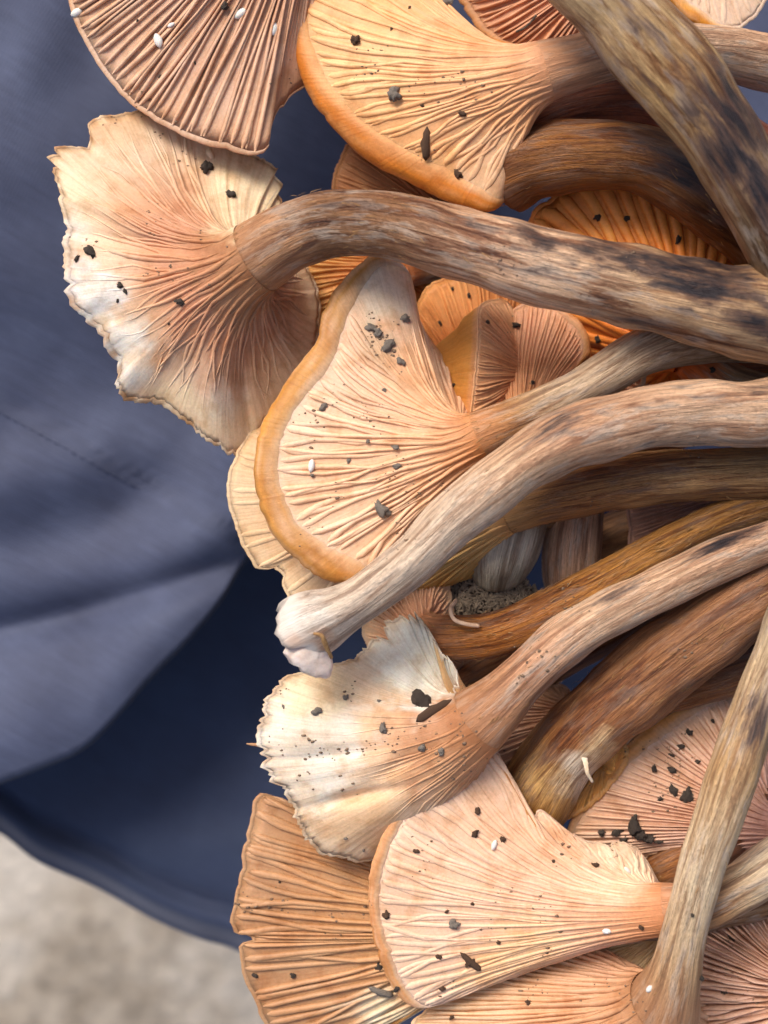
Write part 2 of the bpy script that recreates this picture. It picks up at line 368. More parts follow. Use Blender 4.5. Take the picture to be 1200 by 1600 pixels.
def fibrils(stem, root, base, n, seed, mat=M_FIBRIL, length=14, u0=0.0, u1=1.0, lift=3.5):
    r = np.random.default_rng(seed); V = []; F = []
    m = len(stem['c'])
    for k in range(n):
        u = u0 + (u1 - u0) * r.random(); i = min(m - 2, int(u * (m - 1))); a = r.uniform(0, 2 * np.pi)
        c, T, S, B, rad = (stem[q][i] for q in ('c', 'T', 'S', 'B', 'rad'))
        nrm = math.cos(a) * S + math.sin(a) * B; tn = np.cross(nrm, T)
        if nrm[2] < -0.3: continue
        p0 = c + nrm * rad * 0.985; ln = length * r.uniform(0.4, 1.3); wd = r.uniform(0.4, 0.9); sgn = r.choice([-1, 1])
        dr = unit(T * sgn + tn * r.uniform(-0.3, 0.3))
        sd = np.cross(nrm, dr); lf = lift * r.uniform(0.2, 1.5); cv = r.uniform(-0.35, 0.35) * ln
        b = len(V)
        for q, wq in ((0, 1.0), (0.35, 0.9), (0.7, 0.6), (1.0, 0.15)):
            pc = p0 + dr * ln * q + nrm * lf * math.sin(q * 2.2) + sd * cv * q * q
            V += [pc - sd * wd * wq, pc + nrm * wd * 0.7 * wq, pc + sd * wd * wq]
        for j in range(3):
            for e in range(2): F.append([b + j * 3 + e, b + j * 3 + e + 1, b + (j + 1) * 3 + e + 1, b + (j + 1) * 3 + e])
    if not V: return
    o = make('surface_fibres', np.array(V), F, mat, root, base); o['kind'] = 'stuff'
    return o

def build_cap(root, base, neck, rn, dirn, rim, seed, col_neck, col_mid, col_rim, col_skin, flare=0.3, patches=(), n_gill=90, gill_h=10, gill_w=0.6,
              skips=(), dome=0.0, axis=None, thick=12.0, wav=6.0, gill_start=0.0, wob=0.5, lip=5.0, rag=2.0, mid_s=0.5, keep=1.0, lean=0.25, gill_end=0.995, mat=None, nw=None, stag=1.0, bumps=(), edge=0.0, hi=False, pol=0.0):
    r = np.random.default_rng(seed)
    c = U(*neck) if nw is None else nw
    rp = []
    for q in rim:
        q = list(q) + [lip, rag][len(q) - 3:] if len(q) < 5 else list(q)
        rp.append([*U(*q[:3]), q[3], q[4]])
    NT = 360
    R = resample(catmull(np.array(rp), 600, True), NT, True)
    Rm = R[:, :3].mean(0)
    d = unit(np.array(dirn, float)) if dirn is not None else unit(Rm - c)
    ax = unit(np.array(axis, float)) if axis is not None else d
    rl, rg = np.maximum(R[:, 3], 1.5), R[:, 4]; R = R[:, :3].copy()
    nick = np.zeros(NT); nick[r.integers(0, NT, 26)] = -r.uniform(0.5, 1.8, 26); nick = nick + 0.5 * np.roll(nick, 1) + 0.3 * np.roll(nick, -1)
    jag = 0.5 * pnoise(NT, 37, r) + 0.45 * pnoise(NT, 97, r) + 0.7 * pnoise(NT, 15, r) + 0.8 * nick + 0.2 * r.normal(0, 1, NT)
    rl = rl * (1 + 0.18 * pnoise(NT, 11, r) + 0.07 * pnoise(NT, 40, r))
    R += unit(R - c) * (rg * jag)[:, None]
    e1 = unit(np.cross(d, [0.13, 0.21, 1.0])); e2 = np.cross(d, e1)
    tt = np.linspace(0, 1, NT, endpoint=False)
    best = None
    for sg in (1, -1):
        for th0 in np.linspace(0, 2 * np.pi, 48, endpoint=False):
            th = sg * 2 * np.pi * tt + th0
            Nn = c + rn * (np.cos(th)[:, None] * e1 + np.sin(th)[:, None] * e2)
            sc = np.sum((Nn - R) ** 2)
            if best is None or sc < best[0]: best = (sc, Nn)
    N = best[1]
    if pol:                                        # let each gill leave the stem on the side its margin lies
        pr_ = R - c; an = np.unwrap(np.arctan2(pr_ @ e2, pr_ @ e1)); tot = an[-1] + (an[1] - an[0]) - an[0]
        if abs(abs(tot) - 2 * np.pi) < 1.2:
            sg = np.sign(tot); dl = np.maximum(np.diff(np.r_[an, an[0] + sg * 2 * np.pi]) * sg, 0.0) + 0.002
            dl = (1 - pol) / NT + pol * dl / dl.sum()
            ker = np.ones(9) / 9; dl = np.convolve(np.r_[dl[-4:], dl, dl[:4]], ker, 'valid')
            cu = np.r_[0, np.cumsum(dl)[:-1]] / dl.sum() * 2 * np.pi * sg
            th = cu + np.angle(np.sum(np.exp(1j * (an - cu)) * np.linalg.norm(pr_, axis=1)))
            N = c + rn * (np.cos(th)[:, None] * e1 + np.sin(th)[:, None] * e2)
        else: print('no winding', seed)
    dist = np.linalg.norm(R - N, axis=1)
    B1 = N + d * (flare * dist)[:, None] * 1.0
    wv = 0.6 * pnoise(NT, 7, r) + 0.4 * pnoise(NT, 17, r)
    def per(A, t):
        x = (t % 1.0) * NT; i = np.floor(x).astype(int) % NT; f = (x - np.floor(x))
        j = (i + 1) % NT
        if A.ndim == 2: f = f[..., None]
        return A[i] * (1 - f) + A[j] * f
    def P(s, t):
        s_ = s[..., None]
        p = (1 - s_) ** 2 * per(N, t) + 2 * s_ * (1 - s_) * per(B1, t) + s_ ** 2 * per(R, t)
        p = p + ax * (wav * s ** 1.4 * per(wv, t) * np.minimum(1, (1.15 - s) * 4))[..., None]
        if len(bumps):
            f = D / (D - p[..., 2]); px = p[..., 0] * f + 600; py = -p[..., 1] * f + 800
            for (a, b, rx, ry, ang, hgt) in bumps:
                ca, sa = math.cos(math.radians(ang)), math.sin(math.radians(ang))
                e = (((px - a) * ca + (py - b) * sa) / rx) ** 2 + ((-(px - a) * sa + (py - b) * ca) / ry) ** 2
                p = p + np.array([0, 0, 1.0]) * (hgt * np.exp(-e))[..., None]
        return p
    inside = Rm + ax * 60
    def PN(s, t):
        h = 0.004
        p = P(s, t); ds = P(np.minimum(s + h, 1.0), t) - P(np.maximum(s - h, 0), t); dt = (P(s, t + h) - P(s, t - h)) / (2 * h)
        n = unit(np.cross(dt, ds)); return p, n, unit(ds), dt
    ss = np.linspace(0, 1, 30) ** 0.9
    tc_ = tt if hi else tt[::2]
    S2, T2 = np.meshgrid(ss, tc_, indexing='ij'); nc = S2.shape[1]
    p, n, q, dt = PN(S2, T2)
    sgn = np.sign(np.sum(n * unit(p - inside))); n = n * sgn
    cn, cm, cr, ck = (alb(h) for h in (col_neck, col_mid, col_rim, col_skin))
    def colour(pos, s):
        s = s[..., None]
        k1 = smooth(0.0, mid_s, s); k2 = smooth(mid_s, 1.0, s)
        col = (cn * (1 - k1) + cm * k1) * (1 - k2) + cr * k2
        f = D / (D - pos[..., 2]); px = pos[..., 0] * f + 600; py = -pos[..., 1] * f + 800
        for (a, b, rad, h, amt) in patches:
            dd = np.hypot(px - a, py - b) / rad + 0.25 * n2(px / 23, py / 23, 77) + 0.2 * n2(px / 9, py / 9, 78)
            kk = (amt * (1 - smooth(0.55, 1.1, dd)))[..., None]
            col = col * (1 - kk) + alb(h) * kk
        if edge:                                   # brown, gnawed looking rim of torn flesh
            kk = edge * smooth(0.95, 1.0, s) * np.clip(0.6 + 0.9 * n2(px / 12, py / 12, 79), 0, 1)[..., None]
            col = col * (1 - kk) + alb('a8743c') * kk
        return col
    rows = [p]; cols = [colour(p, S2)]; sts = [np.stack([S2, T2, np.zeros_like(S2)], -1)]
    # rolled margin
    pr, nr, qr = p[-1], n[-1], q[-1]
    rlt = per(rl, tc_)[:, None]
    cen = pr - nr * rlt * 0.46
    for ang in np.radians(np.linspace(-78, 180, 14)):
        rows.append((cen + rlt * (math.sin(ang) * qr * 1.05 + math.cos(ang) * nr * (0.62 if ang < 1.57 else 0.9)))[None])
        k = float(smooth(-75, 22, np.degrees(ang)))
        cc = cols[0][-1] * (1 - k) + (0.55 * ck + 0.45 * cols[0][-1]) * k if ang < 1.2 else ck * np.ones((nc, 1))
        big = smooth(4, 12, rlt)          # thin torn margins keep the flesh colour
        kv = np.clip(k * (1 + 0.35 * pnoise(nc, 23, r) + 0.2 * pnoise(nc, 61, r)), 0, 1)[:, None]; tone = (1 + 0.16 * pnoise(nc, 17, r) + 0.1 * pnoise(nc, 53, r))[:, None]
        cc = cols[0][-1] * (1 - big) + (cols[0][-1] * (1 - kv) + ck * tone * kv) * big
        cols.append(cc[None]); sts.append(np.stack([np.ones(nc), tc_, np.zeros(nc)], -1)[None])
    # upper skin
    for s in np.linspace(0.96, 0.2, 12):
        k = int(np.argmin(abs(ss - s)))
        th = 1.35 * rlt * (s ** 3) + thick * (1 - s ** 3)
        rows.append((p[k] - n[k] * th + ax * dome * (1 - s * s))[None]); cols.append(np.tile(ck, (1, nc, 1))); sts.append(np.stack([np.full(nc, s), tc_, np.ones(nc)], -1)[None])
    G = np.concatenate(rows); V = G.reshape(-1, 3); nr_ = len(G)
    F = grid_faces(nr_, nc, True).tolist(); nv = len(V)
    V = np.vstack([V, G[-1].mean(0) + ax * dome * 0.05]); F += [[nv, nv - nc + j, nv - nc + (j + 1) % nc] for j in range(nc)]
    if sgn > 0: F = [f[::-1] for f in F]
    C = np.vstack([np.concatenate(cols).reshape(-1, 3), ck]); ST = np.vstack([np.concatenate(sts).reshape(-1, 3), [0, 0, 1]])
    cap = make('cap', V, F, mat or M_CAP, root, base, C, ST)
    # gills, each a blade of its own
    made = 0
    for i in range(n_gill):
        t0 = (i + r.uniform(-0.25, 0.25)) / n_gill
        kind = i % 4
        s0 = gill_start + stag * (0.0 if kind == 0 else 0.26 if kind == 2 else 0.48) * r.uniform(0.75, 1.2) * (1 - gill_start)
        s1 = gill_end * r.uniform(0.97, 1.0) if gill_end < 0.99 else 1 - (r.uniform(0.5, 7.0) + 0.8 * max(0.0, float(per(rl, np.array([t0]))[0]) - 5)) / (2 * float(np.linalg.norm(per(R, np.array([t0]))[0] - per(B1, np.array([t0]))[0])) + 1)
        XS = np.r_[np.linspace(0, 0.88, 8), 0.94, 0.972, 0.99, 1.0]; s = s0 + (s1 - s0) * XS
        ph = r.uniform(0, 100)
        t = t0 + wob / n_gill * (n1(s * 5 + ph, seed + 11) * 0.7 + 0.5 * n1(s * 2 + t0 * 9, seed + 12))
        pp, nn, qq, dd = PN(s, t); nn = nn * sgn
        f = D / (D - pp[:, 2]); px = pp[:, 0] * f + 600; py = -pp[:, 1] * f + 800
        if nn[:, 2].max() < -0.1: continue
        if px.max() < -40 or px.min() > 1260 or py.max() < -60 or py.min() > 1660: continue
        if r.random() > keep: continue
        cutg = gill_end < 0.99; bad = np.zeros(12, bool)
        for (a, b, rad) in skips: bad |= np.hypot(px - a, py - b) < rad
        good = ~bad
        if good.sum() < 4: continue
        if bad.any():
            runs = []; st_ = None
            for j in range(13):
                g = j < 12 and good[j]
                if g and st_ is None: st_ = j
                if not g and st_ is not None: runs.append((st_, j)); st_ = None
            a0, b0 = max(runs, key=lambda z: z[1] - z[0])
            if b0 - a0 < 4: continue
            cutg = True; sv_ = s; s = s[a0] + (s[b0 - 1] - s[a0]) * XS; t = np.interp(s, sv_, t)
            pp, nn, qq, dd = PN(s, t); nn = nn * sgn
        sp = np.linalg.norm(dd, axis=1) / n_gill; sd = unit(dd)
        x = XS; gl = np.linalg.norm(pp[-1] - pp[0]) + 1
        env = np.minimum(1, x * 3 + 0.03) * np.minimum(1, (1 - x) * gl / 12 + 0.15) * (0.8 + 0.3 * n1(s * 6 + ph, seed + 14))
        c1, c2 = 0.26 * stag, 0.48 * stag
        wide = (1 + 0.9 * (1 - smooth(c1 * 0.8, c1 * 1.6, s))) * (1 + 0.8 * (1 - smooth(c2 * 0.8, c2 * 1.5, s)))
        wd = sp * gill_w * 0.58 * wide * r.uniform(0.8, 1.25) * np.minimum(1, (1 - x) * gl / 10 + 0.3) * np.minimum(1, x * 5 + 0.12)
        hh = gill_h * r.uniform(0.75, 1.15) * env * np.minimum(1.0, sp * wide / 7.0 + 0.1)
        ln = lean * hh * (1 + 0.6 * n1(s * 4 + ph, seed + 13))
        if cutg: kq = np.minimum(1, (1 - x) * 1.8 + 0.02); hh = hh * kq; wd = wd * np.minimum(1, kq + 0.12)
        ring = np.stack([pp - sd * wd[:, None] - nn * 2.0,
                         pp - sd * (wd * 0.42 - ln)[:, None] + nn * (hh * 0.92)[:, None],
                         pp + sd * (wd * 0.42 + ln)[:, None] + nn * hh[:, None],
                         pp + sd * wd[:, None] - nn * 2.0], 1)
        Vg = ring.reshape(-1, 3); Fg = grid_faces(12, 4, True).tolist() + [[0, 1, 2, 3], [47, 46, 45, 44]]
        if sgn * 1 > 0: pass
        cg = colour(pp, s) * r.uniform(0.9, 1.1) ; cg = np.repeat(cg, 4, 0); cg[1::4] *= 1.07; cg[2::4] *= 1.07
        sg_ = np.stack([np.repeat(s, 4), np.repeat(t, 4) + np.tile([0, .002, .004, .006], 12), np.zeros(48)], -1)
        make('gill', Vg, Fg, M_GILL, cap, base, np.clip(cg, 0, 0.95), sg_)
        made += 1
    return cap

def mushroom(label, stem=None, cap=None, seed=1, mat=None, cols=((0, 'c8a078'), (1, 'b08a60')), stains=(), ragged0=0.0, fib=0, fibr=(0, 1), name='mushroom', cat='mushroom', group=None, **kw):
    bp = stem[-1] if stem else cap['neck']
    base = U(*bp[:3])
    root = bpy.data.objects.new(name, None); COL.objects.link(root); root.location = base * K; root.empty_display_size = 0.01
    tag(root, label, cat, group)
    s = None
    if stem:
        s = build_stem(stem, root, base, seed, mat or M_STEM, cols, stains, ragged0, taper=bool(cap), join=cap.get('join', cap['cn']) if cap else None, **kw)
        if fib: fibrils(s, root, base, fib, seed + 40, u0=fibr[0], u1=fibr[1])
    if cap:
        cp = dict(cap); neck = cp.pop('neck'); rn = cp.pop('rn', None); dirn = cp.pop('dirn', None); cp.pop('join', None)
        if s is not None:
            i = int(np.argmin(abs(s['L'] - s['r0'][0] * 0.75)))
            cp['nw'] = s['c'][i]; rn = s['r0'][i] * 1.0
            dirn = -s['T'][i] if dirn is None else unit(-s['T'][i] * 0.6 + unit(np.array(dirn, float)) * 0.4)
        build_cap(root, base, neck, rn, dirn, cp.pop('rim'), seed + 100, cp.pop('cn'), cp.pop('cm'), cp.pop('cr'), cp.pop('ck'), **cp)
    return root, s, base

# ------------------------------------------------------------------ the bunch
GRP = 'mushrooms of the bunch'
mushroom('mushroom with pinkish brown, deeply gilled cap overlapping the ragged wide cap', seed=11, group=GRP,
    stem=[(470, -190, 40, 45), (540, -250, 90, 42), (700, -380, 130, 42)],
    cap=dict(neck=(470, -190, 40), flare=0.12, dirn=(-0.4, -0.45, -0.8), n_gill=164, gill_h=8, gill_w=0.72, lip=5, rag=1.5, lean=0.45, wav=8, stag=0.75, wob=0.9,
        cn='b48262', cm='cea284', cr='dcb698', ck='b8864e', skips=[(462, 160, 38)], patches=[(460, 150, 50, 'b98c68', 0.8)],
        rim=[(108, -20, -30), (150, 88, -20), (205, 156, -10), (290, 210, 0), (350, 230, 5), (412, 241, 5, 3, 3), (428, 190, 0, 2, 6), (476, 135, -20, 2, 6), (560, 60, -60), (700, -100, -120), (640, -350, -150), (350, -420, -140), (120, -250, -80)]))

mushroom('mushroom with smooth peach cap underside and thick glossy orange rolled margin', seed=12, group=GRP,
    stem=[(815, 130, 66, 56), (850, 112, 74, 48), (900, 98, 76, 43), (960, 82, 68, 42), (1020, 74, 45, 42), (1100, 78, 10, 42), (1180, 92, -15, 42), (1280, 112, -40, 44)],
    cols=[(0, 'e8b488'), (0.25, 'efc6a0'), (0.45, 'ecc8a8'), (1, 'd8ac88')],
    cap=dict(neck=(812, 132, 64), flare=0.28, n_gill=100, gill_h=2.8, gill_w=1.0, lip=12, wob=1.8, stag=0.8, rag=2, wav=5, thick=16,
        cn='e2aa80', cm='f0bc8c', cr='f0b880', ck='d68836', patches=[(780, 270, 70, 'e8ccb0', 0.5), (560, 90, 110, 'f2c48e', 0.6)],
        rim=[(462, -10, 0, 22), (472, 62, 5, 26), (505, 140, 15, 30), (556, 200, 25, 32), (625, 248, 35, 34), (700, 285, 40, 28), (772, 318, 45, 14), (792, 300, 10, 3, 5), (800, 250, -40, 3, 5), (830, 200, -100), (865, 110, -130), (838, 84, -60, 10), (745, 54, -30, 14), (690, 10, -20, 14), (640, -60, -20, 14), (540, -100, -20), (475, -70, -10, 22)]))

rC, sC, bC = mushroom('mushroom with wide ragged cap, white torn flesh edge and thick fibrous arching stem', seed=13, group=GRP, mat=M_STEM_D,
    stem=[(366, 424, 46, 60), (410, 397, 64, 57), (455, 370, 88, 54), (510, 350, 104, 54), (580, 349, 115, 54), (640, 360, 122, 55), (700, 378, 126, 56), (800, 408, 130, 58), (900, 432, 130, 61), (1000, 454, 126, 63), (1100, 476, 120, 66), (1200, 494, 108, 70), (1300, 512, 90, 72)],
    cols=[(0, 'd2a67c'), (0.08, 'c89e7a'), (0.17, '8e6848'), (0.3, 'a87e5a'), (0.4, 'dcb494'), (0.52, 'e8c6a8'), (0.7, 'd2b08c'), (1, 'c4a47c')],
    stains=[(960, 400, 110, 26, 17, 0.55), (1085, 440, 120, 32, 20, 0.8), (1180, 505, 80, 24, 25, 0.7), (1130, 415, 90, 16, 18, 0.55), (840, 372, 60, 22, 15, 0.45), (700, 345, 60, 12, 10, 0.28), (560, 320, 80, 14, 0, 0.25), (1000, 505, 60, 10, 15, 0.3)], fib=160, fibr=(0, 0.45),
    cap=dict(neck=(376, 420, 24), join='b98a64', flare=0.34, n_gill=104, gill_h=4.4, gill_w=0.95, lip=4, rag=8, wav=20, wob=2.0, keep=0.95, gill_end=0.95, hi=True, edge=0.8, stag=0.7,
        bumps=[(140, 470, 26, 14, -50, 8), (170, 530, 34, 16, -62, 9), (200, 590, 30, 14, -66, 8), (190, 500, 26, 12, 40, -6), (230, 380, 90, 12, 8, -10), (220, 300, 100, 10, 30, -9), (170, 330, 60, 12, 20, 8), (250, 560, 40, 14, 60, -10), (330, 600, 60, 14, 75, 10), (380, 620, 60, 10, 80, -12), (380, 300, 60, 30, 40, 12)],
        cn='a8744c', cm='d09c7a', cr='ecd0b0', ck='e6dccb', mid_s=0.5,
        skips=[(395, 290, 75), (140, 500, 48), (185, 570, 42), (355, 660, 40)],
        patches=[(136, 468, 62, 'e6e1d8', 1.0), (180, 560, 68, 'e6dfd2', 1.0), (160, 500, 16, 'd0b896', 0.7), (205, 560, 18, 'd8c0a0', 0.6), (385, 412, 100, 'b98a64', 0.8), (95, 360, 40, 'efe6d6', 0.7), (395, 290, 90, 'eed8b4', 0.9), (350, 660, 60, 'ead9be', 0.8), (100, 280, 60, 'ecd6b4', 0.6), (270, 630, 50, 'ead2ac', 0.8)],
        rim=[(82, 232, 4, 4), (134, 228, -8, 3), (138, 186, -20, 3), (215, 174, -45, 3), (290, 180, -60, 3), (360, 215, -62, 3), (424, 252, -60, 2, 4), (438, 258, -60, 2, 3), (430, 272, -60, 2, 3), (444, 288, -58, 2, 3), (434, 300, -58, 2, 3), (442, 318, -56, 2, 3), (420, 338, -50, 2, 4), (400, 356, -40, 2, 4), (470, 400, -70, 3), (505, 480, -90, 3), (492, 560, -80, 3), (440, 630, -70, 3), (372, 712, -40, 4, 6), (332, 684, -14, 4), (295, 655, -2, 4), (250, 628, 8, 6), (190, 623, 22, 5, 11), (178, 570, 34, 6, 10), (148, 510, 40, 7, 9), (112, 462, 40, 6, 9), (102, 400, 34, 7), (92, 320, 20, 5)]))

mushroom('uppermost thick grey brown stem mottled with black bruises, crossing the orange-rimmed mushroom', seed=14, group=GRP, mat=M_STEM_D,
    stem=[(800, -150, 190, 60), (885, -60, 205, 61), (965, 20, 210, 62), (1042, 105, 208, 63), (1102, 180, 200, 63), (1152, 255, 185, 61), (1197, 330, 165, 60), (1250, 430, 130, 60)],
    cols=[(0, 'a8977c'), (0.3, 'c4aa84'), (0.5, 'c8a878'), (0.75, '9a8062'), (1, '7a6248')], lump=0.07, flute=0.1,
    stains=[(1150, 185, 70, 34, 60, 0.7), (1130, 240, 90, 30, 57, 0.65), (1010, 45, 70, 16, 45, 0.35), (1080, 120, 70, 20, 50, 0.5), (1190, 300, 70, 30, 60, 0.65), (1010, 125, 100, 14, 46, 0.4), (1110, 95, 40, 14, 50, 0.4)])

mushroom('arching dark brown stem with a black bruise, hooped over the glow-tinted orange gills', seed=15, group=GRP, mat=M_STEM_B, fib=120,
    stem=[(790, 275, -10, 62), (830, 256, 14, 60), (900, 244, 40, 55), (980, 246, 50, 54), (1050, 268, 50, 55), (1110, 305, 44, 62), (1170, 350, 30, 64), (1240, 420, 10, 66)],
    cols=[(0, '8a5a2c'), (0.25, 'a06c34'), (0.6, '744c28'), (1, '4e341e')], stains=[(1080, 275, 80, 22, 25, 0.75), (1150, 330, 60, 25, 45, 0.75), (990, 215, 50, 10, 10, 0.3)])

mushroom('shaded reddish brown stem wedged between the peach stem and the arching brown stem', seed=16, group=GRP, mat=M_STEM_B,
    stem=[(790, 215, -70, 40), (860, 180, -55, 46), (950, 160, -45, 50), (1050, 175, -50, 56), (1150, 230, -60, 58), (1260, 300, -70, 60)], cols=[(0, 'b56a3c'), (0.5, 'a65a34'), (1, '7a4428')])

mushroom('translucent orange cap whose broad gills are coloured to glow beneath the arching dark stem', seed=17, group=GRP,
    stem=[(1060, 545, -40, 34), (1140, 600, -40, 34), (1280, 640, -60, 36)],
    cap=dict(neck=(1050, 540, -45), rn=34, dirn=(-0.3, 0.75, -0.35), flare=0.15, n_gill=44, gill_h=6, gill_w=0.9, lip=4, wav=5,
        cn='f07e2c', cm='ff903c', cr='ffa858', ck='f8923a',  # saturated orange stands in for light shining through the cap
        rim=[(830, 340, -45), (870, 305, -32), (915, 288, -26), (975, 284, -22), (1050, 300, -22), (1110, 328, -26), (1165, 380, -40), (1230, 480, -90), (1200, 600, -160), (1050, 660, -190), (880, 560, -180), (820, 430, -130)]))

rG, sG, bG = mushroom('funnel shaped mushroom with pale folded gills inside a smooth tan rolled margin', seed=18, group=GRP,
    stem=[(722, 694, 66, 44), (755, 678, 80, 38), (800, 660, 84, 35), (850, 638, 82, 34), (900, 612, 76, 34), (950, 582, 64, 35), (1000, 552, 50, 36), (1060, 532, 34, 38), (1150, 525, 10, 40), (1280, 530, -10, 42)],
    cols=[(0, 'cf9a62'), (0.12, 'cfa068'), (0.25, 'e2c8a8'), (0.45, 'd8c2a8'), (0.6, 'c0a88c'), (1, '9a7c5a')], fib=90, fibr=(0, 0.2),
    cap=dict(neck=(716, 698, 60), flare=0.3, n_gill=100, gill_h=4.6, gill_w=0.95, lip=8, rag=2, wav=8, stag=0.9, thick=14, wob=1.6,
        cn='d09462', cm='eabc94', cr='efccae', ck='c8924c', mid_s=0.45, skips=[(610, 450, 60)], patches=[(612, 450, 70, 'e8dcc8', 0.8), (590, 545, 35, 'b0a48c', 0.35)],
        rim=[(596, 408, 38, 14), (556, 445, 46, 24), (526, 500, 52, 28), (512, 550, 58, 24), (466, 608, 62, 20), (432, 665, 66, 20), (418, 722, 72, 21), (424, 778, 78, 24), (448, 826, 82, 26), (488, 858, 86, 30), (532, 884, 88, 32), (575, 898, 80, 18), (602, 868, 40, 5), (680, 800, -20), (740, 750, -80), (765, 690, -100), (745, 620, -90), (690, 560, -70), (655, 500, -30, 4), (636, 425, 10, 4)]))

rH, sH, bH = mushroom('long pale stem curving over the funnel mushroom, its broken end white and torn', seed=19, group=GRP, name='broken_mushroom', cat='broken mushroom', ragged0=20, calm0=46, patches=[(484, 962, 34, 'e6e0d8', 0.8), (508, 1000, 24, 'd2ac90', 0.8), (462, 1004, 20, 'd8b8a0', 0.8)],
    stem=[(466, 990, 108, 50), (478, 983, 112, 52), (500, 972, 120, 50), (532, 956, 127, 41), (570, 934, 131, 36), (610, 904, 135, 37), (650, 868, 138, 39), (720, 802, 142, 42), (800, 738, 145, 44), (850, 706, 145, 47), (900, 682, 142, 49), (1000, 656, 132, 50), (1100, 646, 120, 51), (1200, 643, 106, 53), (1300, 642, 90, 55)],
    cols=[(0, 'e2d6ca'), (0.05, 'e6dcd0'), (0.14, 'ecd8c2'), (0.3, 'f2dcc4'), (0.45, 'e8c4a2'), (0.55, 'd8ac8a'), (0.75, 'ecc8a8'), (1, 'e0b894')],
    stains=[(870, 665, 80, 20, -24, 0.36), (1000, 622, 80, 12, -5, 0.28), (1180, 612, 60, 14, 0, 0.35), (760, 760, 50, 10, -40, 0.2), (1060, 690, 60, 8, 0, 0.2)])
# torn flap on the broken end
def tongue(name, pts, widths, mat, root, base, hexcol, th=5.0, seed=1):
    C = resample(np.c_[catmull(np.array([U(*q) for q in pts]), 60), np.interp(np.linspace(0, 1, 60), np.linspace(0, 1, len(widths)), widths)], 16)
    T = unit(np.gradient(C[:, :3], axis=0)); S = unit(np.cross(T, [0, 0, 1.0])); B = np.cross(S, T)
    m = 10; a = np.linspace(0, 2 * np.pi, m, endpoint=False)
    V = C[:, None, :3] + (np.cos(a)[None, :, None] * S[:, None] * C[:, 3][:, None, None] + np.sin(a)[None, :, None] * B[:, None] * np.minimum(th, C[:, 3])[:, None, None])
    V += np.random.default_rng(seed).normal(0, 0.06, V.shape) * C[:, 3][:, None, None]
    V = V.reshape(-1, 3); F = grid_faces(16, m, True).tolist() + [list(range(m))[::-1], list(range(15 * m, 16 * m))]
    col = np.tile(alb(hexcol), (len(V), 1))
    return make(name, V, F, mat, root, base, col, np.zeros((len(V), 3)))
tongue('torn_flap', [(470, 1000, 140), (482, 1022, 138), (502, 1042, 128), (512, 1056, 118)], [30, 28, 20, 6], M_CAP, rH, bH, 'f0e0d4', 9, 3)
tongue('torn_fibre', [(490, 990, 178), (502, 993, 180), (508, 1006, 174), (518, 1028, 158)], [2, 3, 4, 2.5], M_FIBRIL, rH, bH, 'b98f70', 3, 5)

mushroom('brown scaly stem pressed under the long pale curving stem', seed=20, group=GRP, mat=M_STEM_B, fib=260,
    stem=[(770, 805, -5, 36), (800, 795, 8, 38), (850, 780, 15, 40), (920, 765, 18, 41), (1000, 752, 18, 42), (1100, 742, 14, 42), (1200, 736, 6, 42), (1300, 730, 0, 42)],
    cols=[(0, 'a87038'), (0.3, 'b88450'), (0.5, 'c8a070'), (1, 'a8865a')],
    cap=dict(neck=(765, 806, -8), flare=0.2, n_gill=60, gill_h=5, lip=3, cn='c89a62', cm='d8b070', cr='d9b06a', ck='c09048', dirn=(-0.9, -0.2, -0.4),
        rim=[(585, 888, 30), (618, 852, 28), (680, 790, 0), (760, 720, -80), (830, 780, -120), (790, 870, -90), (700, 915, -50), (620, 915, -10)]))

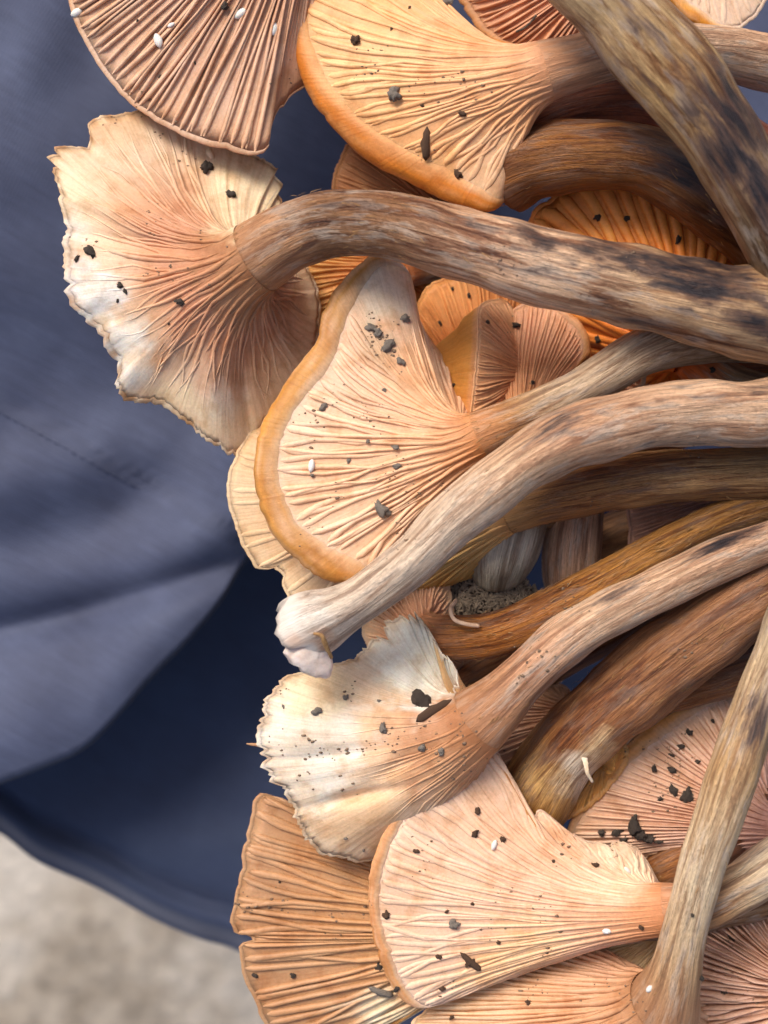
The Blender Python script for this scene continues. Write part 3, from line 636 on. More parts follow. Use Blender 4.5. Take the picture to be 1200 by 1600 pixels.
rJ, sJ, bJ = mushroom('mushroom with torn cream cap, frayed upper edge and long mauve streaked stem', seed=21, group=GRP,
    stem=[(716, 1150, 44, 62), (750, 1123, 62, 54), (785, 1092, 72, 45), (815, 1064, 81, 41), (865, 1018, 90, 40), (923, 975, 95, 39), (1006, 931, 95, 36), (1108, 881, 85, 35), (1210, 842, 70, 35), (1310, 812, 50, 36)],
    cols=[(0, 'd0a078'), (0.12, 'd0a27e'), (0.25, 'e4b492'), (0.4, 'f2cfae'), (0.6, 'eec8a6'), (0.8, 'e0b898'), (1, 'caa488')],
    stains=[(1130, 848, 80, 9, -22, 0.75), (960, 930, 60, 10, -32, 0.35), (740, 1120, 30, 20, 0, 0.15)], fib=60, fibr=(0, 0.3),
    cap=dict(neck=(724, 1143, 30), join='c08c64', flare=0.3, n_gill=84, gill_h=2.4, gill_w=0.8, keep=0.6, wav=16, wob=1.4, rag=8, lip=5, gill_end=0.8, hi=True, edge=0.55, stag=0.5,
        bumps=[(560, 1245, 60, 9, -12, -16), (580, 1275, 60, 30, -20, 8), (480, 1120, 50, 60, 0, 12), (620, 1200, 60, 14, -30, -8), (600, 1060, 40, 14, 50, -10), (660, 1060, 12, 50, 10, -10), (520, 1180, 90, 14, -8, -6)], thick=12,
        cn='ad7448', cm='e6bc92', cr='f0dec4', ck='dcb88a', mid_s=0.4,
        skips=[(440, 1140, 70), (480, 1200, 60), (670, 1040, 55), (540, 1280, 60), (540, 1060, 45)],
        patches=[(730, 1140, 130, 'c08c64', 0.75), (470, 1160, 120, 'f3eadb', 0.92), (655, 1030, 90, 'f0ecdc', 0.95), (570, 1290, 70, 'e6c096', 0.8), (500, 1080, 60, 'f0dcb8', 0.8)],
        rim=[(410, 1160, 34, 4), (416, 1100, 30, 4), (440, 1062, 24, 3), (480, 1050, 18, 4), (545, 1030, 12, 3, 8), (600, 985, -2, 3, 14), (648, 961, 26, 2, 16), (685, 1008, 46, 2, 14), (714, 1046, 48, 2, 10), (716, 1100, 36, 2), (770, 1170, -60), (760, 1260, -60), (660, 1330, -40), (575, 1346, -10, 4), (520, 1340, 8, 4), (480, 1310, 16, 4), (460, 1262, 26, 4), (425, 1215, 32, 4)]))
tongue('marginal_spine', [(416, 1165, 8), (404, 1164, 12), (392, 1163, 14), (385, 1162, 14)], [5, 3, 2, 0.8], M_CAP, rJ, bJ, 'caa07c', 2, 11)

rK, sK, bK = mushroom('golden brown scurfy stem running beneath the mauve streaked stem', seed=22, group=GRP, mat=M_STEM_B, fib=420,
    stem=[(640, 985, -40, 36), (690, 998, -12, 37), (760, 994, 10, 37), (830, 970, 20, 37), (900, 935, 22, 35), (970, 895, 20, 31), (1050, 850, 12, 28), (1150, 805, 0, 28), (1290, 765, -20, 28)],
    cols=[(0, 'b87a3c'), (0.2, 'b97a34'), (0.5, 'c08a44'), (1, 'a07a48')],
    cap=dict(neck=(650, 985, -42), rn=34, flare=0.1, n_gill=60, gill_h=5, lip=3, cn='c8906a', cm='d8a888', cr='e8c8a8', ck='c8985a', dirn=(-0.6, 0.5, -0.6),
        rim=[(570, 960, -70), (620, 905, -55), (690, 893, -50), (708, 950, -60), (720, 1040, -120), (640, 1060, -110), (580, 1020, -90)]))

rL, sL, bL = mushroom('stout brown fibrous stem, its broken end peeling to white above the gilled fan', seed=23, group=GRP, name='broken_mushroom', cat='broken mushroom', mat=M_STEM_B, ragged0=18, fib=520,
    stem=[(824, 1272, -72, 54), (840, 1243, -60, 57), (862, 1205, -44, 58), (900, 1158, -14, 60), (950, 1108, 6, 62), (1033, 1037, 26, 62), (1117, 975, 40, 60), (1200, 921, 34, 60), (1300, 860, 20, 60)],
    cols=[(0, 'a8763a'), (0.06, 'b98a4a'), (0.14, 'd8b078'), (0.24, 'b07a48'), (0.4, 'ac7a50'), (0.7, 'a2744e'), (1, '987058')], patches=[(905, 1215, 46, 'efe4d2', 0.95), (860, 1225, 40, 'd8b070', 0.6), (940, 1170, 34, 'e8cfa8', 0.8)])
tongue('peeled_strip', [(912, 1180, 40), (916, 1196, 48), (918, 1208, 50), (926, 1222, 42)], [5, 4, 3, 2], M_CAP, rL, bL, 'ecdcc4', 1.5, 13)

mushroom('shaded pink gilled cap with orange margin, sprinkled with black soil', seed=24, group=GRP,
    stem=[(1190, 1290, -30, 34), (1260, 1290, 0, 34), (1340, 1280, 10, 36)],
    cap=dict(neck=(1186, 1290, -34), dirn=(-0.5, 0.1, -0.8), flare=0.15, n_gill=120, gill_h=7, gill_w=0.6, lip=10, rag=2, wav=7,
        cn='c89a88', cm='d9b09a', cr='e2bea2', ck='cf9550',
        rim=[(892, 1300, -60, 8), (932, 1235, -50, 15), (980, 1180, -45, 17), (1040, 1130, -45, 17), (1104, 1092, -50, 15), (1180, 1065, -70), (1290, 1100, -110), (1330, 1250, -140), (1280, 1380, -140), (1150, 1400, -120), (1000, 1350, -90), (920, 1328, -75)]))
mushroom('small smooth tan cap peeping out below the peeled broken stem', seed=25, group=GRP,
    stem=[(930, 1195, -75, 22), (985, 1130, -60, 22), (1060, 1080, -50, 24)], cols=[(0, 'c99a60'), (1, 'b08048')],
    cap=dict(neck=(936, 1190, -80), rn=20, dirn=(0, 0, 1), axis=(0, 0, 1), dome=26, thick=24, flare=0.0, n_gill=0, lip=6, wav=2, cn='d9b080', cm='d9b080', cr='d8aa70', ck='d9a25a',
        rim=[(878, 1262, -58), (890, 1275, -56), (920, 1262, -52), (955, 1225, -48), (976, 1185, -46), (970, 1155, -50), (940, 1160, -55), (900, 1205, -58)]))
mushroom('scaly brown stem stub under the stout fibrous stem', seed=26, group=GRP, mat=M_STEM_B, fib=200,
    stem=[(1035, 1090, -50, 26), (1070, 1072, -40, 36), (1130, 1052, -32, 42), (1200, 1025, -30, 46), (1300, 990, -30, 48)], cols=[(0, 'b07a48'), (0.5, '8f5e38'), (1, '7a5030')])
mushroom('orange brown stem passing behind the upright pale stem', seed=27, group=GRP, mat=M_STEM_B, fib=120,
    stem=[(985, 1380, -95, 26), (1040, 1355, -72, 34), (1100, 1325, -62, 38), (1160, 1285, -58, 42), (1230, 1235, -60, 46), (1320, 1180, -60, 48)], cols=[(0, 'b8814a'), (0.4, '9a6234'), (1, '8a5a32')])

rN, sN, bN = mushroom('upright pale tan stem crossing in front, flaring into a cap of brown gills', seed=28, group=GRP, fib=60,
    stem=[(1022, 1600, 46, 70), (1040, 1562, 88, 56), (1054, 1522, 114, 42), (1064, 1480, 130, 35), (1078, 1425, 142, 33), (1100, 1345, 152, 35), (1125, 1272, 156, 37), (1152, 1190, 156, 39), (1178, 1112, 150, 37), (1200, 1050, 140, 35), (1235, 965, 120, 38), (1290, 850, 80, 40)],
    cols=[(0, 'd2a87c'), (0.15, 'dcba90'), (0.35, 'f0dcbc'), (0.55, 'd8b486'), (0.75, 'd6be9c'), (0.85, 'bcac94'), (1, 'b89c80')], stains=[(1178, 1130, 22, 50, 0, 0.5)],
    cap=dict(neck=(1016, 1608, 36), dirn=(-0.75, -0.4, -0.5), flare=0.22, n_gill=84, gill_h=8, gill_w=0.7, lip=4, rag=3, wav=9,
        cn='c0906a', cm='dcb08c', cr='e6c29c', ck='c89858',
        rim=[(648, 1625, -14), (668, 1578, -16), (750, 1522, -34), (845, 1490, -44), (925, 1480, -52), (1000, 1530, -90), (1090, 1560, -80), (1120, 1650, -70), (1050, 1760, -60), (900, 1800, -30), (750, 1740, -15)]))

rO, sO, bO = mushroom('broad peach fan cap with fine pale gills and a torn notched upper edge', seed=29, group=GRP,
    stem=[(1012, 1422, 56, 48), (1045, 1420, 76, 40), (1100, 1412, 86, 37), (1158, 1385, 84, 37), (1210, 1352, 76, 40), (1300, 1300, 50, 42)],
    cols=[(0, 'd8a06c'), (0.3, 'dca66c'), (0.5, 'ead2b0'), (0.75, 'ecdcc4'), (1, 'd0aa7c')],
    cap=dict(neck=(1006, 1424, 50), flare=0.5, n_gill=124, gill_h=2.8, gill_w=1.0, rag=2, lip=5, wav=10, wob=1.9, stag=0.8, hi=True,
        cn='d69c72', cm='eec2a2', cr='f1ceb2', ck='cf9458', patches=[(960, 1360, 60, 'f0dcc0', 0.6), (820, 1530, 110, 'f0c48c', 0.5)],
        rim=[(778, 1176, 22, 3, 2), (720, 1194, 26, 7), (658, 1234, 35, 9), (616, 1292, 40, 10), (592, 1352, 45, 10), (588, 1420, 45, 10), (602, 1488, 45, 12), (628, 1546, 40, 12), (654, 1572, 35, 9), (692, 1568, 25, 4), (770, 1538, 10, 3), (860, 1506, -10, 3), (950, 1480, -30, 3), (1010, 1470, -50, 3), (1055, 1450, -80, 3), (1065, 1400, -80, 3), (1032, 1382, -20, 2, 3), (1008, 1342, -10, 2, 8), (980, 1322, 0, 2, 8), (930, 1316, 0, 2, 9), (890, 1300, 5, 2, 7), (850, 1270, 8, 2, 8), (825, 1278, 10, 2, 4), (788, 1234, 16, 2, 3)]))

mushroom('shadowed brown gilled cap with a split margin, below the torn cream cap', seed=30, group=GRP,
    stem=[(780, 1460, -70, 36), (900, 1440, -50, 36), (1100, 1420, -70, 36), (1300, 1360, -90, 36)],
    cap=dict(neck=(770, 1462, -74), rn=34, dirn=(-0.85, -0.1, -0.3), flare=0.12, n_gill=104, gill_h=7, gill_w=0.8, lip=4, rag=3, wav=14, wob=1.5,
        cn='c89660', cm='d2a270', cr='c49a74', ck='b08048', patches=[(600, 1585, 45, 'f0e0c0', 0.9)],
        rim=[(406, 1240, -60), (392, 1290, -55), (377, 1380, -50), (369, 1450, -50), (392, 1462, -50), (400, 1468, -50), (377, 1480, -50), (387, 1530, -55), (412, 1600, -60), (440, 1650, -70), (520, 1662, -80), (586, 1602, -70, 3, 7), (618, 1574, -70, 3, 7), (690, 1540, -130), (790, 1520, -180), (810, 1410, -180), (700, 1310, -150), (560, 1290, -100), (470, 1266, -70)]))

mushroom('shaded cap of widely spaced pinkish gills below the orange and white stem', seed=31, group=GRP,
    stem=[(1245, 1575, -20, 38), (1320, 1540, 20, 38), (1400, 1500, 30, 38)],
    cap=dict(neck=(1240, 1578, -24), dirn=(-0.25, 0.05, -0.95), flare=0.1, n_gill=104, gill_h=15, gill_w=0.55, lip=4, wav=5, lean=0.4,
        cn='c49a84', cm='dcb49c', cr='e2bea4', ck='b88850',
        rim=[(1035, 1480, -80), (1015, 1600, -90), (1060, 1720, -90), (1200, 1790, -90), (1360, 1720, -90), (1430, 1560, -90), (1330, 1420, -90), (1200, 1380, -95), (1100, 1410, -90)]))

mushroom('crumpled cream cap half hidden behind the tan rolled margin', seed=32, group=GRP,
    stem=[(590, 780, -30, 36), (700, 800, -60, 36), (900, 800, -120, 36)],
    cap=dict(neck=(580, 780, -34), rn=30, dirn=(-0.8, -0.1, -0.4), flare=0.2, n_gill=50, gill_h=2.4, keep=0.5, lip=3, rag=3, wav=10,
        cn='d0a278', cm='e0b890', cr='e6c8a2', ck='d4ac78',
        rim=[(374, 708, -34), (359, 760, -28), (367, 825, -26), (388, 868, -25), (402, 888, -25), (440, 893, -25), (462, 945, -20), (540, 955, -40), (620, 900, -80), (660, 800, -120), (620, 680, -120), (480, 640, -90), (410, 660, -60)]))

# the small caps deep inside the bunch
mushroom('small cap with smooth mustard skin and dark side gills, above the pale curving stem', seed=33, group=GRP,
    stem=[(808, 575, -95, 18), (860, 600, -90, 18), (960, 640, -90, 20)],
    cap=dict(neck=(803, 572, -92), rn=16, dirn=(-0.9, 0.0, 0.3), axis=(-1.0, -0.05, -0.1), dome=190, thick=10, flare=0.0, n_gill=74, gill_h=5, gill_w=0.6, lip=2, wav=2, rag=1,
        cn='d08a5c', cm='e4a87c', cr='ecba8e', ck='d09448',
        rim=[(752, 478, -40), (747, 540, -20), (742, 600, -14), (737, 664, -24), (768, 652, -70), (800, 575, -125), (806, 500, -115), (790, 470, -80)]))
mushroom('orange backlight-tinted cap with fine gills behind the mustard skinned cap', seed=34, group=GRP,
    stem=[(750, 630, -130, 24), (850, 700, -130, 24), (1000, 740, -140, 26)],
    cap=dict(neck=(748, 625, -128), rn=22, dirn=(-0.1, 0.8, -0.3), flare=0.1, n_gill=62, gill_h=5, lip=3, wav=6, cn='d8843c', cm='e89c58', cr='f2b070', ck='e09440',  # orange albedo imitates light coming through from behind
        rim=[(650, 570, -150), (648, 500, -130), (672, 448, -115), (730, 425, -110), (790, 440, -115), (825, 500, -130), (830, 580, -160), (760, 660, -200), (690, 640, -190)]))
mushroom('peach cap with a folded brown edge tucked under the thick bruised stem', seed=35, group=GRP,
    stem=[(800, 645, -70, 24), (860, 690, -80, 24), (1000, 720, -110, 26)],
    cap=dict(neck=(798, 642, -70), rn=22, dirn=(0.5, 0.75, -0.2), flare=0.12, n_gill=66, gill_h=5, lip=4, wav=6, cn='e8a860', cm='f0b88a', cr='ecb48c', ck='c88c44',
        rim=[(780, 560, -95), (795, 490, -90), (850, 470, -85), (900, 508, -70, 8), (916, 545, -64, 10), (895, 585, -66, 10), (860, 640, -120), (790, 680, -140)]))
mushroom('bright glow-tinted orange scrap of cap beside the blue gap under the thick stem', seed=36, group=GRP,
    stem=[(975, 600, -150, 18), (1040, 640, -150, 20), (1150, 660, -150, 22)],
    cap=dict(neck=(972, 598, -150), rn=16, dirn=(-0.5, 0.7, -0.2), flare=0.1, n_gill=20, gill_h=2, lip=4, wav=8, rag=4, cn='f09838', cm='ffaa4c', cr='ffbe68', ck='ffac4c',  # transmitted glow is put into the strong orange colour
        rim=[(890, 570, -150), (893, 515, -135), (928, 500, -130), (958, 503, -130), (966, 528, -132), (985, 580, -150), (950, 620, -180), (900, 610, -180)]))
mushroom('dim gilled cap with a loose thread, in the slot between two pale stems', seed=37, group=GRP,
    stem=[(1140, 650, -130, 26), (1220, 660, -130, 28), (1320, 660, -130, 28)],
    cap=dict(neck=(1136, 648, -130), rn=24, dirn=(-0.8, 0.4, -0.2), flare=0.1, n_gill=60, gill_h=6, lip=3, wav=5, cn='b87a52', cm='c48e6c', cr='cf9c78', ck='a8703c',
        rim=[(930, 660, -150), (955, 600, -135), (1000, 568, -130), (1050, 562, -130), (1085, 580, -135), (1110, 640, -180), (1060, 700, -200), (970, 710, -180)]))
mushroom('rusty orange stem in the slot beside the blue gap', seed=38, group=GRP, mat=M_STEM_B,
    stem=[(1085, 582, -120, 14), (1110, 577, -100, 26), (1200, 570, -90, 30), (1300, 560, -80, 30)], cols=[(0, 'c87a40'), (1, 'b8682f')])
mushroom('white swollen stem base ending above the dark clod of fibres', seed=39, group=GRP, name='broken_mushroom', cat='broken mushroom', closed0=True,
    stem=[(776, 905, -90, 30), (778, 890, -80, 46), (786, 850, -72, 58), (800, 800, -90, 58), (830, 740, -120, 50)], cols=[(0, 'cfc8b0'), (0.4, 'dcd6c4'), (1, 'd8c8a8')], lump=0.03)
mushroom('pinkish stem base beside the white swollen one', seed=40, group=GRP, name='broken_mushroom', cat='broken mushroom', closed0=True,
    stem=[(890, 935, -110, 34), (892, 900, -100, 44), (895, 850, -95, 46), (905, 790, -110, 40)], cols=[(0, 'dcb090'), (0.5, 'e4bc9e'), (1, 'd0a484')], lump=0.03)
mushroom('small dark gilled cap with orange skin, behind the golden scurfy stem', seed=41, group=GRP,
    stem=[(1100, 775, -105, 18), (1180, 770, -100, 18), (1300, 750, -90, 20)],
    cap=dict(neck=(1096, 776, -105), rn=16, dirn=(-1, 0, 0.1), axis=(-1, -0.05, -0.25), dome=70, thick=8, flare=0.0, n_gill=60, gill_h=7, lip=3, wav=4, cn='a87a68', cm='b88e80', cr='c89e88', ck='c8903f',
        rim=[(978, 770, -75), (985, 820, -60), (992, 866, -60), (1040, 850, -90), (1090, 810, -120), (1080, 755, -120), (1020, 745, -100)]))
mushroom('reddish gilled cap at the back above the peach stem', seed=42, group=GRP,
    stem=[(930, -40, -60, 34), (1000, -90, -40, 34), (1100, -140, -20, 34)],
    cap=dict(neck=(925, -36, -62), rn=32, dirn=(-0.5, -0.3, -0.7), flare=0.12, n_gill=92, gill_h=9, lip=8, wav=4, cn='c88a68', cm='d8a080', cr='e0aa84', ck='e09a3c',
        rim=[(722, -30, -80), (748, 35, -72), (800, 72, -68), (880, 95, -80), (1000, 60, -130), (1060, -60, -150), (950, -180, -150), (780, -140, -110)]))
mushroom('bright yellow orange cap edge with pale pink flesh, behind the uppermost mottled stem', seed=43, group=GRP,
    stem=[(1110, -110, -70, 30), (1040, -180, -60, 30), (960, -240, -40, 30)],
    cap=dict(neck=(1114, -105, -72), rn=28, dirn=(0.2, -0.6, -0.6), flare=0.15, n_gill=40, gill_h=3, lip=12, wav=6, cn='e6c0a0', cm='efcdb0', cr='f2d4b8', ck='eaa440',
        rim=[(1020, -60, -80, 10), (1060, 0, -72, 16), (1100, 28, -66, 16), (1128, 44, -64, 10), (1160, 36, -70, 4), (1190, 5, -80, 4), (1220, -80, -110, 4), (1180, -190, -140), (1060, -170, -130)]))
mushroom('brown shaded cap behind the orange rolled margin, next to the jacket gap', seed=44, group=GRP,
    stem=[(660, 330, -130, 22), (740, 350, -150, 22), (840, 390, -180, 22)],
    cap=dict(neck=(656, 328, -120), rn=24, dirn=(-0.7, 0.3, -0.4), flare=0.1, n_gill=60, gill_h=5, lip=3, wav=5, cn='a86a3c', cm='b47c50', cr='b98458', ck='9a6230',
        rim=[(522, 320, -130), (528, 262, -120), (556, 214, -115), (620, 200, -130), (700, 250, -170), (700, 370, -190), (600, 400, -170), (540, 370, -150)]))
mushroom('orange gilled cap in the hollow below the fibrous arching stem', seed=45, group=GRP,
    stem=[(620, 430, -130, 22), (680, 420, -170, 22), (780, 400, -220, 22)],
    cap=dict(neck=(634, 440, -110), rn=24, dirn=(-0.8, -0.1, -0.3), flare=0.1, n_gill=56, gill_h=7, lip=4, wav=6, rag=4, cn='b8703c', cm='cf8850', cr='e0a860', ck='e0a04c',
        rim=[(460, 455, -120), (475, 410, -115), (530, 385, -120), (620, 370, -150), (680, 440, -190), (620, 530, -180), (540, 520, -150), (490, 500, -125, 5, 8)]))
mushroom('shaggy cream scrap of cap wedged between the fan cap and the upright stem', seed=46, group=GRP,
    stem=[(1010, 1480, -60, 16), (1080, 1440, -70, 18), (1200, 1420, -90, 20)],
    cap=dict(neck=(1006, 1478, -60), rn=15, dirn=(-0.3, -0.6, 0.2), flare=0.1, n_gill=44, gill_h=6, lip=2, rag=5, wav=6, cn='d8b078', cm='e6c898', cr='f0dcb4', ck='d8b070',
        rim=[(930, 1500, -36), (958, 1530, -26), (1000, 1542, -22), (1035, 1530, -30), (1050, 1480, -60), (1030, 1440, -90), (970, 1450, -80)]))
mushroom('sliver of dark gills between the mauve streaked stem and the broken stout stem', seed=47, group=GRP,
    stem=[(890, 1130, -110, 20), (960, 1080, -110, 22), (1080, 1000, -110, 24)],
    cap=dict(neck=(884, 1135, -110), rn=18, dirn=(-0.8, -0.3, -0.2), flare=0.1, n_gill=56, gill_h=7, lip=3, wav=3, cn='b08468', cm='c49a80', cr='cca488', ck='a8743c',
        rim=[(770, 1210, -80), (768, 1160, -74), (790, 1110, -74), (830, 1080, -90), (890, 1080, -150), (900, 1190, -170), (840, 1250, -130), (790, 1250, -100)]))

mushroom('shadowed brown filler stem deep behind the mauve streaked stem', seed=48, group=GRP, mat=M_STEM_B, closed0=True,  # added filler stem, closes the shadowy gap with brown
    stem=[(700, 1085, -170, 30), (760, 1060, -150, 50), (900, 985, -140, 56), (1100, 880, -140, 56), (1320, 770, -140, 56)], cols=[(0, 'b07c50'), (1, 'a87448')])
mushroom('shadowed tan filler stem deep behind the scaly brown stem', seed=49, group=GRP, mat=M_STEM_B, closed0=True,  # second added filler, hides the cloth showing between the stems
    stem=[(920, 860, -210, 36), (1000, 830, -200, 50), (1130, 800, -190, 56), (1320, 740, -180, 56)], cols=[(0, 'c89a70'), (1, 'b88a60')])

# ------------------------------------------------------------------ debris: placed where it lies on the surfaces below it
bpy.context.view_layer.update()
DG = bpy.context.evaluated_depsgraph_get()
def hit(px, py):
    o_ = Vector((0, 0, D * K)); t_ = Vector(U(px, py, 0) * K); d_ = (t_ - o_).normalized()
    ok, loc, nrm, idx, ob, mt = SC.ray_cast(DG, o_, d_)
    if not ok: return None
    if nrm.dot(d_) > 0: nrm = -nrm
    return np.array(loc) / K, np.array(nrm), ob
def crumb_mesh(seed, flat=0.6, sub=2, el=1.0, rough=0.35):
    bm = bmesh.new(); bmesh.ops.create_icosphere(bm, subdivisions=sub, radius=1.0)
    r = np.random.default_rng(seed); off = r.uniform(0, 50, 3)
    for v in bm.verts:
        c = v.co; f = 1 + rough * float(n2(c.x * 1.7 + off[0], c.y * 1.7 + c.z * 1.3 + off[1], seed)) + rough * 0.7 * float(n2(c.x * 4 + c.z * 2 + off[2], c.y * 4, seed + 1)) + rough * 0.4 * float(n2(c.x * 9 + c.z * 5 + off[2], c.y * 9 - c.z * 4, seed + 2))
        v.co = c * f; v.co.z *= flat; v.co.x *= el
    me = bpy.data.meshes.new('crumb'); bm.to_mesh(me); bm.free()
    me.polygons.foreach_set('use_smooth', [True] * len(me.polygons))
    return me
CR = [crumb_mesh(200 + i, 0.65, 3, 1 + 0.25 * (i % 3), 0.45) for i in range(6)]
def place(me, name, px, py, r, mat, label, cat, group, rot=None, squash=1.0, sink=0.25):
    h = hit(px, py)
    if h is None: return
    p_, n_, ob = h
    m2 = me.copy(); m2.materials.clear(); m2.materials.append(mat)
    o = bpy.data.objects.new(name, m2); COL.objects.link(o)
    n_ = unit(n_ + np.array([0, 0, 0.5]))
    o.location = (p_ + n_ * r * (0.55 - sink) * squash) * K
    q = Vector(n_).to_track_quat('Z', 'Y'); a = random.uniform(0, 6.28) if rot is None else rot
    from mathutils import Quaternion
    o.rotation_mode = 'QUATERNION'; o.rotation_quaternion = q @ Quaternion((0, 0, 1), a)
    o.scale = (r * K, r * K * random.uniform(0.75, 1.0), r * K * squash)
    tag(o, label, cat, group)
    return o
def crumbs(pts, mat, label, group, name='soil_crumb', cat='soil crumb'):
    big = max(q[2] for q in pts); one = sum(q[2] == big for q in pts) == 1 and len(pts) > 1
    for i, (x, y, r) in enumerate(pts): place(CR[i % 6], name, x, y, r * (0.62 if r > 7 else 0.72), mat, 'largest ' + label if one and r == big else label, cat, group)
crumbs([(352, 10, 11), (304, 98, 3), (250, 120, 3), (215, 32, 3)], M_SOIL, 'black soil crumb on the deeply gilled pinkish brown cap', 'crumbs on the deeply gilled cap')
crumbs([(556, 62, 13), (722, 178, 6), (715, 272, 7), (660, 165, 4), (640, 12, 3), (612, 45, 3)], M_BARK, 'dark crumb on the smooth peach cap with orange margin', 'crumbs on the peach cap')
crumbs([(617, 148, 20), (700, 4, 10)], M_SOILG, 'grey flake of soil on the smooth peach cap', 'grey flakes on the peach cap', 'soil_flake', 'soil flake')
crumbs([(323, 263, 18), (361, 304, 9), (142, 393, 11), (188, 446, 7), (196, 455, 5), (281, 472, 7), (264, 506, 3), (184, 470, 3), (120, 404, 5)], M_SOIL, 'black soil crumb on the wide ragged cap', 'crumbs on the ragged cap')
crumbs([(590, 520, 12), (606, 540, 13), (580, 512, 9), (632, 498, 12), (626, 565, 10), (618, 700, 6), (575, 690, 5), (505, 636, 8), (596, 797, 14), (488, 742, 5), (620, 728, 7), (545, 720, 4), (600, 610, 5)], M_SOILG, 'grey soil speck on the funnel shaped mushroom', 'specks on the funnel mushroom', 'soil_flake', 'soil flake')
crumbs([(540, 1090, 8), (495, 1111, 9), (598, 1138, 8), (660, 1168, 10), (690, 1174, 8), (592, 1095, 3), (568, 1328, 4), (540, 1310, 3), (443, 1104, 3), (650, 1100, 8), (662, 1095, 10)], M_SOILG, 'grey brown crumb on the torn cream cap', 'crumbs on the torn cream cap', 'soil_flake', 'soil flake')
crumbs([(603, 1430, 10), (746, 1268, 6), (742, 1302, 8), (785, 1312, 7), (698, 1424, 4), (735, 1504, 9), (779, 1472, 5), (650, 1330, 5), (930, 1352, 5), (865, 1345, 4), (1002, 1449, 5), (706, 1590, 4), (825, 1567, 7), (686, 1495, 5), (690, 1545, 5), (738, 1412, 4)], M_BARK, 'brown grey crumb on the broad peach fan cap', 'crumbs on the fan cap')
crumbs([(709, 1443, 14)], M_SOILG, 'pale grey flake on the middle of the fan cap', None, 'soil_flake', 'soil flake')
crumbs([(1078, 1143, 10), (1064, 1166, 8), (1022, 1200, 8), (1049, 1205, 11), (1052, 1235, 12), (1073, 1243, 14), (1032, 1247, 7), (1090, 1190, 6), (1048, 1180, 5), (1114, 1126, 5)], M_SOIL, 'black soil crumb on the shaded pink gilled cap', 'crumbs on the shaded pink cap')
crumbs([(940, 1302, 10), (965, 1300, 12), (990, 1290, 17), (1000, 1305, 20), (1015, 1310, 14), (1030, 1315, 8), (975, 1312, 12)], M_SOIL, 'black soil lump heaped where the shaded pink cap meets the fan cap', 'heaped soil on the pink cap')
crumbs([(934, 340, 9), (978, 342, 6), (1060, 375, 6)], M_SOIL, 'black crumb on the glow-tinted orange gills', 'crumbs on the orange gills')
crumbs([(706, 452, 5), (733, 462, 4), (806, 508, 8), (762, 503, 5), (934, 530, 8), (832, 598, 4), (1113, 578, 8), (708, 603, 5), (688, 505, 4)], M_SOIL, 'tiny black crumb on the small caps deep inside the bunch', 'crumbs deep inside the bunch')
crumbs([(458, 1524, 8), (398, 1524, 5), (593, 1510, 9), (437, 1378, 3), (620, 1545, 6)], M_SOIL, 'dark crumb on the shadowed brown gilled cap', 'crumbs on the shadowed brown cap')
crumbs([(1131, 1550, 9), (1095, 1528, 5), (1143, 1465, 8), (1082, 1430, 4)], M_SOIL, 'dark crumb by the widely spaced pinkish gills', 'crumbs on the spaced gills')
V = []; F = []; rg_ = np.random.default_rng(17); tmpl = []
for i in range(3):
    me_ = crumb_mesh(250 + i, 0.6, 1, 1.2, 0.4); tmpl.append((np.array([v.co[:] for v in me_.vertices]), [list(p_.vertices) for p_ in me_.polygons]))
nvv = 0
ZONES = [(630, 110, 150, 50), (240, 400, 150, 60), (560, 690, 130, 80), (530, 1150, 110, 70), (800, 1390, 190, 64), (480, 1440, 90, 40), (300, 90, 120, 25), (1040, 1210, 90, 50), (850, 1560, 130, 25), (1130, 1520, 60, 20), (700, 1160, 60, 40), (600, 530, 40, 45), (900, 1000, 160, 40), (900, 420, 260, 40)]
for (zx, zy, zr, cnt) in ZONES:
    cx_, cy_ = zx, zy
    for k in range(cnt):
        if k % 6 == 0: cx_, cy_ = zx + rg_.normal(0, zr * 0.5), zy + rg_.normal(0, zr * 0.5)
        h_ = hit(cx_ + rg_.normal(0, 12), cy_ + rg_.normal(0, 12))
        if h_ is None or h_[0][2] < -200: continue
        tv, tf = tmpl[k % 3]; sz = rg_.uniform(0.7, 1.5) if rg_.random() < 0.8 else rg_.uniform(1.5, 2.8)
        a_ = rg_.uniform(0, 6.28); ca, sa = math.cos(a_), math.sin(a_)
        q_ = np.c_[tv[:, 0] * ca - tv[:, 1] * sa, tv[:, 0] * sa + tv[:, 1] * ca, tv[:, 2]] * sz * np.array([1.3, 0.9, 0.8]) + h_[0] + h_[1] * sz * 0.25
        V.append(q_); F += [[v_ + nvv for v_ in f_] for f_ in tf]; nvv += len(q_)
o = make('grit', np.vstack(V), F, simple('grit_brown', lin('54402f'), lin('9a8068'), 900, 0.95), None, U(600, 800, 0)); o['kind'] = 'stuff'; tag(o, 'fine brown grit dusted over the caps and stems', 'grit')
EG = crumb_mesh(301, 0.7, 2, 1.7, 0.12)
for (x, y, r) in [(248, 64, 7), (268, 40, 4), (376, 22, 7), (428, 46, 6), (120, 20, 6)]:
    place(EG, 'white_fleck', x, y, r, M_EGG, 'white rice shaped fleck on the deeply gilled cap', 'fleck', 'white flecks on the deeply gilled cap')
for (x, y, r) in [(980, 1360, 4), (948, 1455, 4), (772, 1320, 5), (487, 728, 6), (1015, 1545, 4)]:
    place(EG, 'white_fleck', x, y, r, M_EGG, 'tiny white fleck on the paler gilled caps', 'fleck', 'white flecks on pale caps')
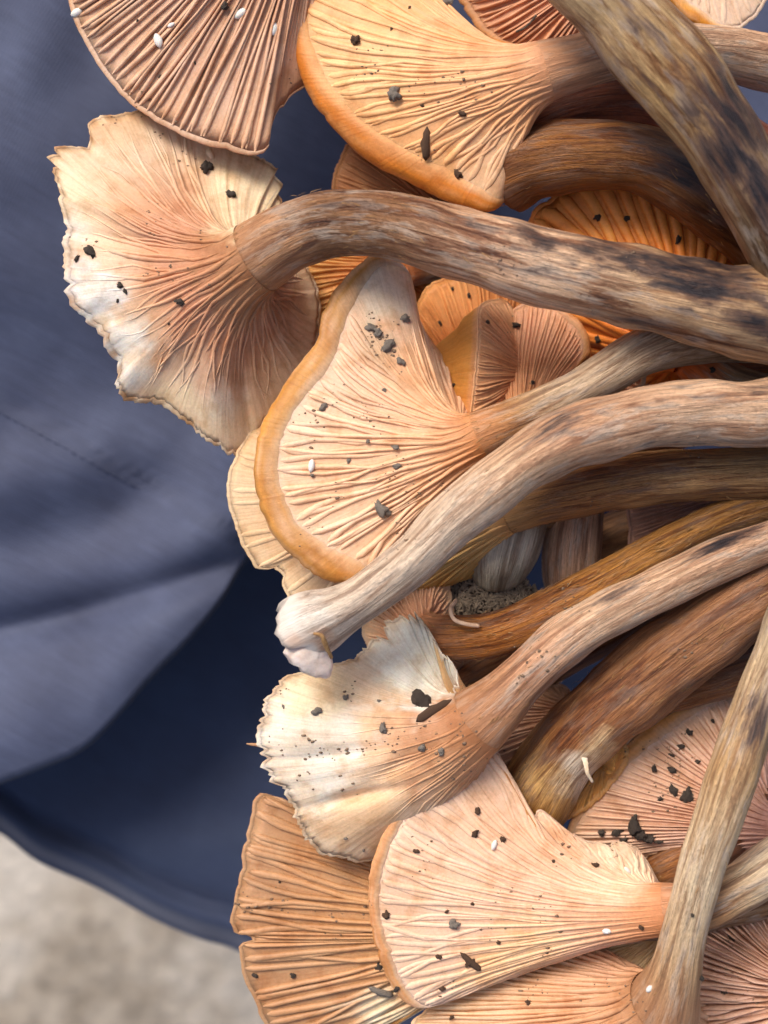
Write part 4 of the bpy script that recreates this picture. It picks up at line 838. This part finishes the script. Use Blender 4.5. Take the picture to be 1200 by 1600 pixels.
# splinters of bark and a needle
BK = crumb_mesh(310, 0.6, 2, 3.2, 0.35)
place(BK, 'bark_piece', 678, 1110, 9, M_BARK, 'brown bark splinter lying where the torn cream cap joins its stem', 'bark', None, rot=0.15)
place(CR[1], 'soil_crumb', 660, 1095, 12, M_SOIL, 'black lump beside the bark splinter on the torn cream cap', 'soil crumb', None)
place(BK, 'bark_piece', 665, 225, 7, M_BARK, 'thin brown splinter by the orange rolled margin', 'bark', None, rot=-0.9)
place(BK, 'bark_piece', 735, 1503, 6, M_BARK, 'narrow dark splinter on the lower part of the fan cap', 'bark', None, rot=-0.3)
place(BK, 'bark_piece', 595, 1550, 6, M_SOILG, 'grey straw splinter on the shadowed brown cap', 'straw', None, rot=1.3)

# curled hair of dead grass near the clod, loose thread in the slot
def strand(name, pts, r, mat, label, cat):
    P_ = catmull(np.array([U(*q) for q in pts]), 40)
    V_, F_ = tube_along(P_, r, 7); n_ = 7
    F_ = F_.tolist() + [list(range(n_))[::-1], list(range(39 * n_, 40 * n_))]
    b_ = P_[0]; o = make(name, V_, F_, mat, None, b_); tag(o, label, cat)
strand('dry_grass_curl', [(748, 978, 48), (728, 975, 54), (710, 968, 52), (704, 952, 44), (712, 938, 20)], 3.2, simple('grass_curl', lin('c8a080'), lin('e4c4a4'), 600), 'pale curled thread of dry grass hooked over the golden scurfy stem', 'dry grass')
strand('loose_fibre', [(960, 622, 0), (985, 612, 10), (1003, 600, 12), (1008, 584, 8), (1030, 572, -4), (1060, 556, 8)], 4.0, simple('loose_fibre', lin('b08868'), lin('d8b490'), 600), 'loose twisted fibre hanging between the two pale stems', 'fibre')
strand('black_thread', [(806, 50, -46), (822, 42, -42), (838, 24, -42)], 1.8, M_SOIL, 'short black thread on the reddish gilled cap at the back', 'thread')

# dark clod with grey fibres under the white stem base
cb = U(765, 935, -95)
clod = bpy.data.objects.new('fibre_clod', None); COL.objects.link(clod); clod.location = cb * K
tag(clod, 'dark clod covered in short grey fibres below the white stem base', 'soil clod')
bm = bmesh.new(); bmesh.ops.create_icosphere(bm, subdivisions=4, radius=1.0)
for v in bm.verts:
    f = 1 + 0.18 * float(n2(v.co.x * 2.5, v.co.y * 2.5 + v.co.z, 61)); v.co = Vector((v.co.x * 74 * f, v.co.y * 46 * f, v.co.z * 30 * f))
me = bpy.data.meshes.new('soil_lump'); bm.to_mesh(me); bm.free(); me.materials.append(M_SOIL); me.transform(__import__('mathutils').Matrix.Scale(K, 4))
me.polygons.foreach_set('use_smooth', [True] * len(me.polygons))
ob = bpy.data.objects.new('soil_lump', me); COL.objects.link(ob); ob.parent = clod
V = []; F = []; r = np.random.default_rng(5)
for k in range(620):
    a = r.uniform(0, 2 * np.pi); q = math.sqrt(r.random())
    x_, y_ = q * math.cos(a), q * math.sin(a); z_ = math.sqrt(max(0, 1 - q * q))
    p0 = np.array([x_ * 76, y_ * 48, z_ * 34]) ; th = r.uniform(0, np.pi); ln = r.uniform(10, 20); cv = r.uniform(-6, 6)
    dr = np.array([math.cos(th), math.sin(th), r.uniform(-0.3, 0.3)]); sd = np.array([-dr[1], dr[0], 0])
    pts = np.array([p0 - dr * ln / 2, p0 + sd * cv + [0, 0, 2], p0 + dr * ln / 2])
    v_, f_ = tube_along(pts, r.uniform(1.2, 2.1), 5); F += (f_ + 15 * len(V)).tolist(); V.append(v_)
ob = make('surface_fibres', np.vstack(V), F, M_NEEDLE, clod, np.zeros(3)); ob['kind'] = 'stuff'
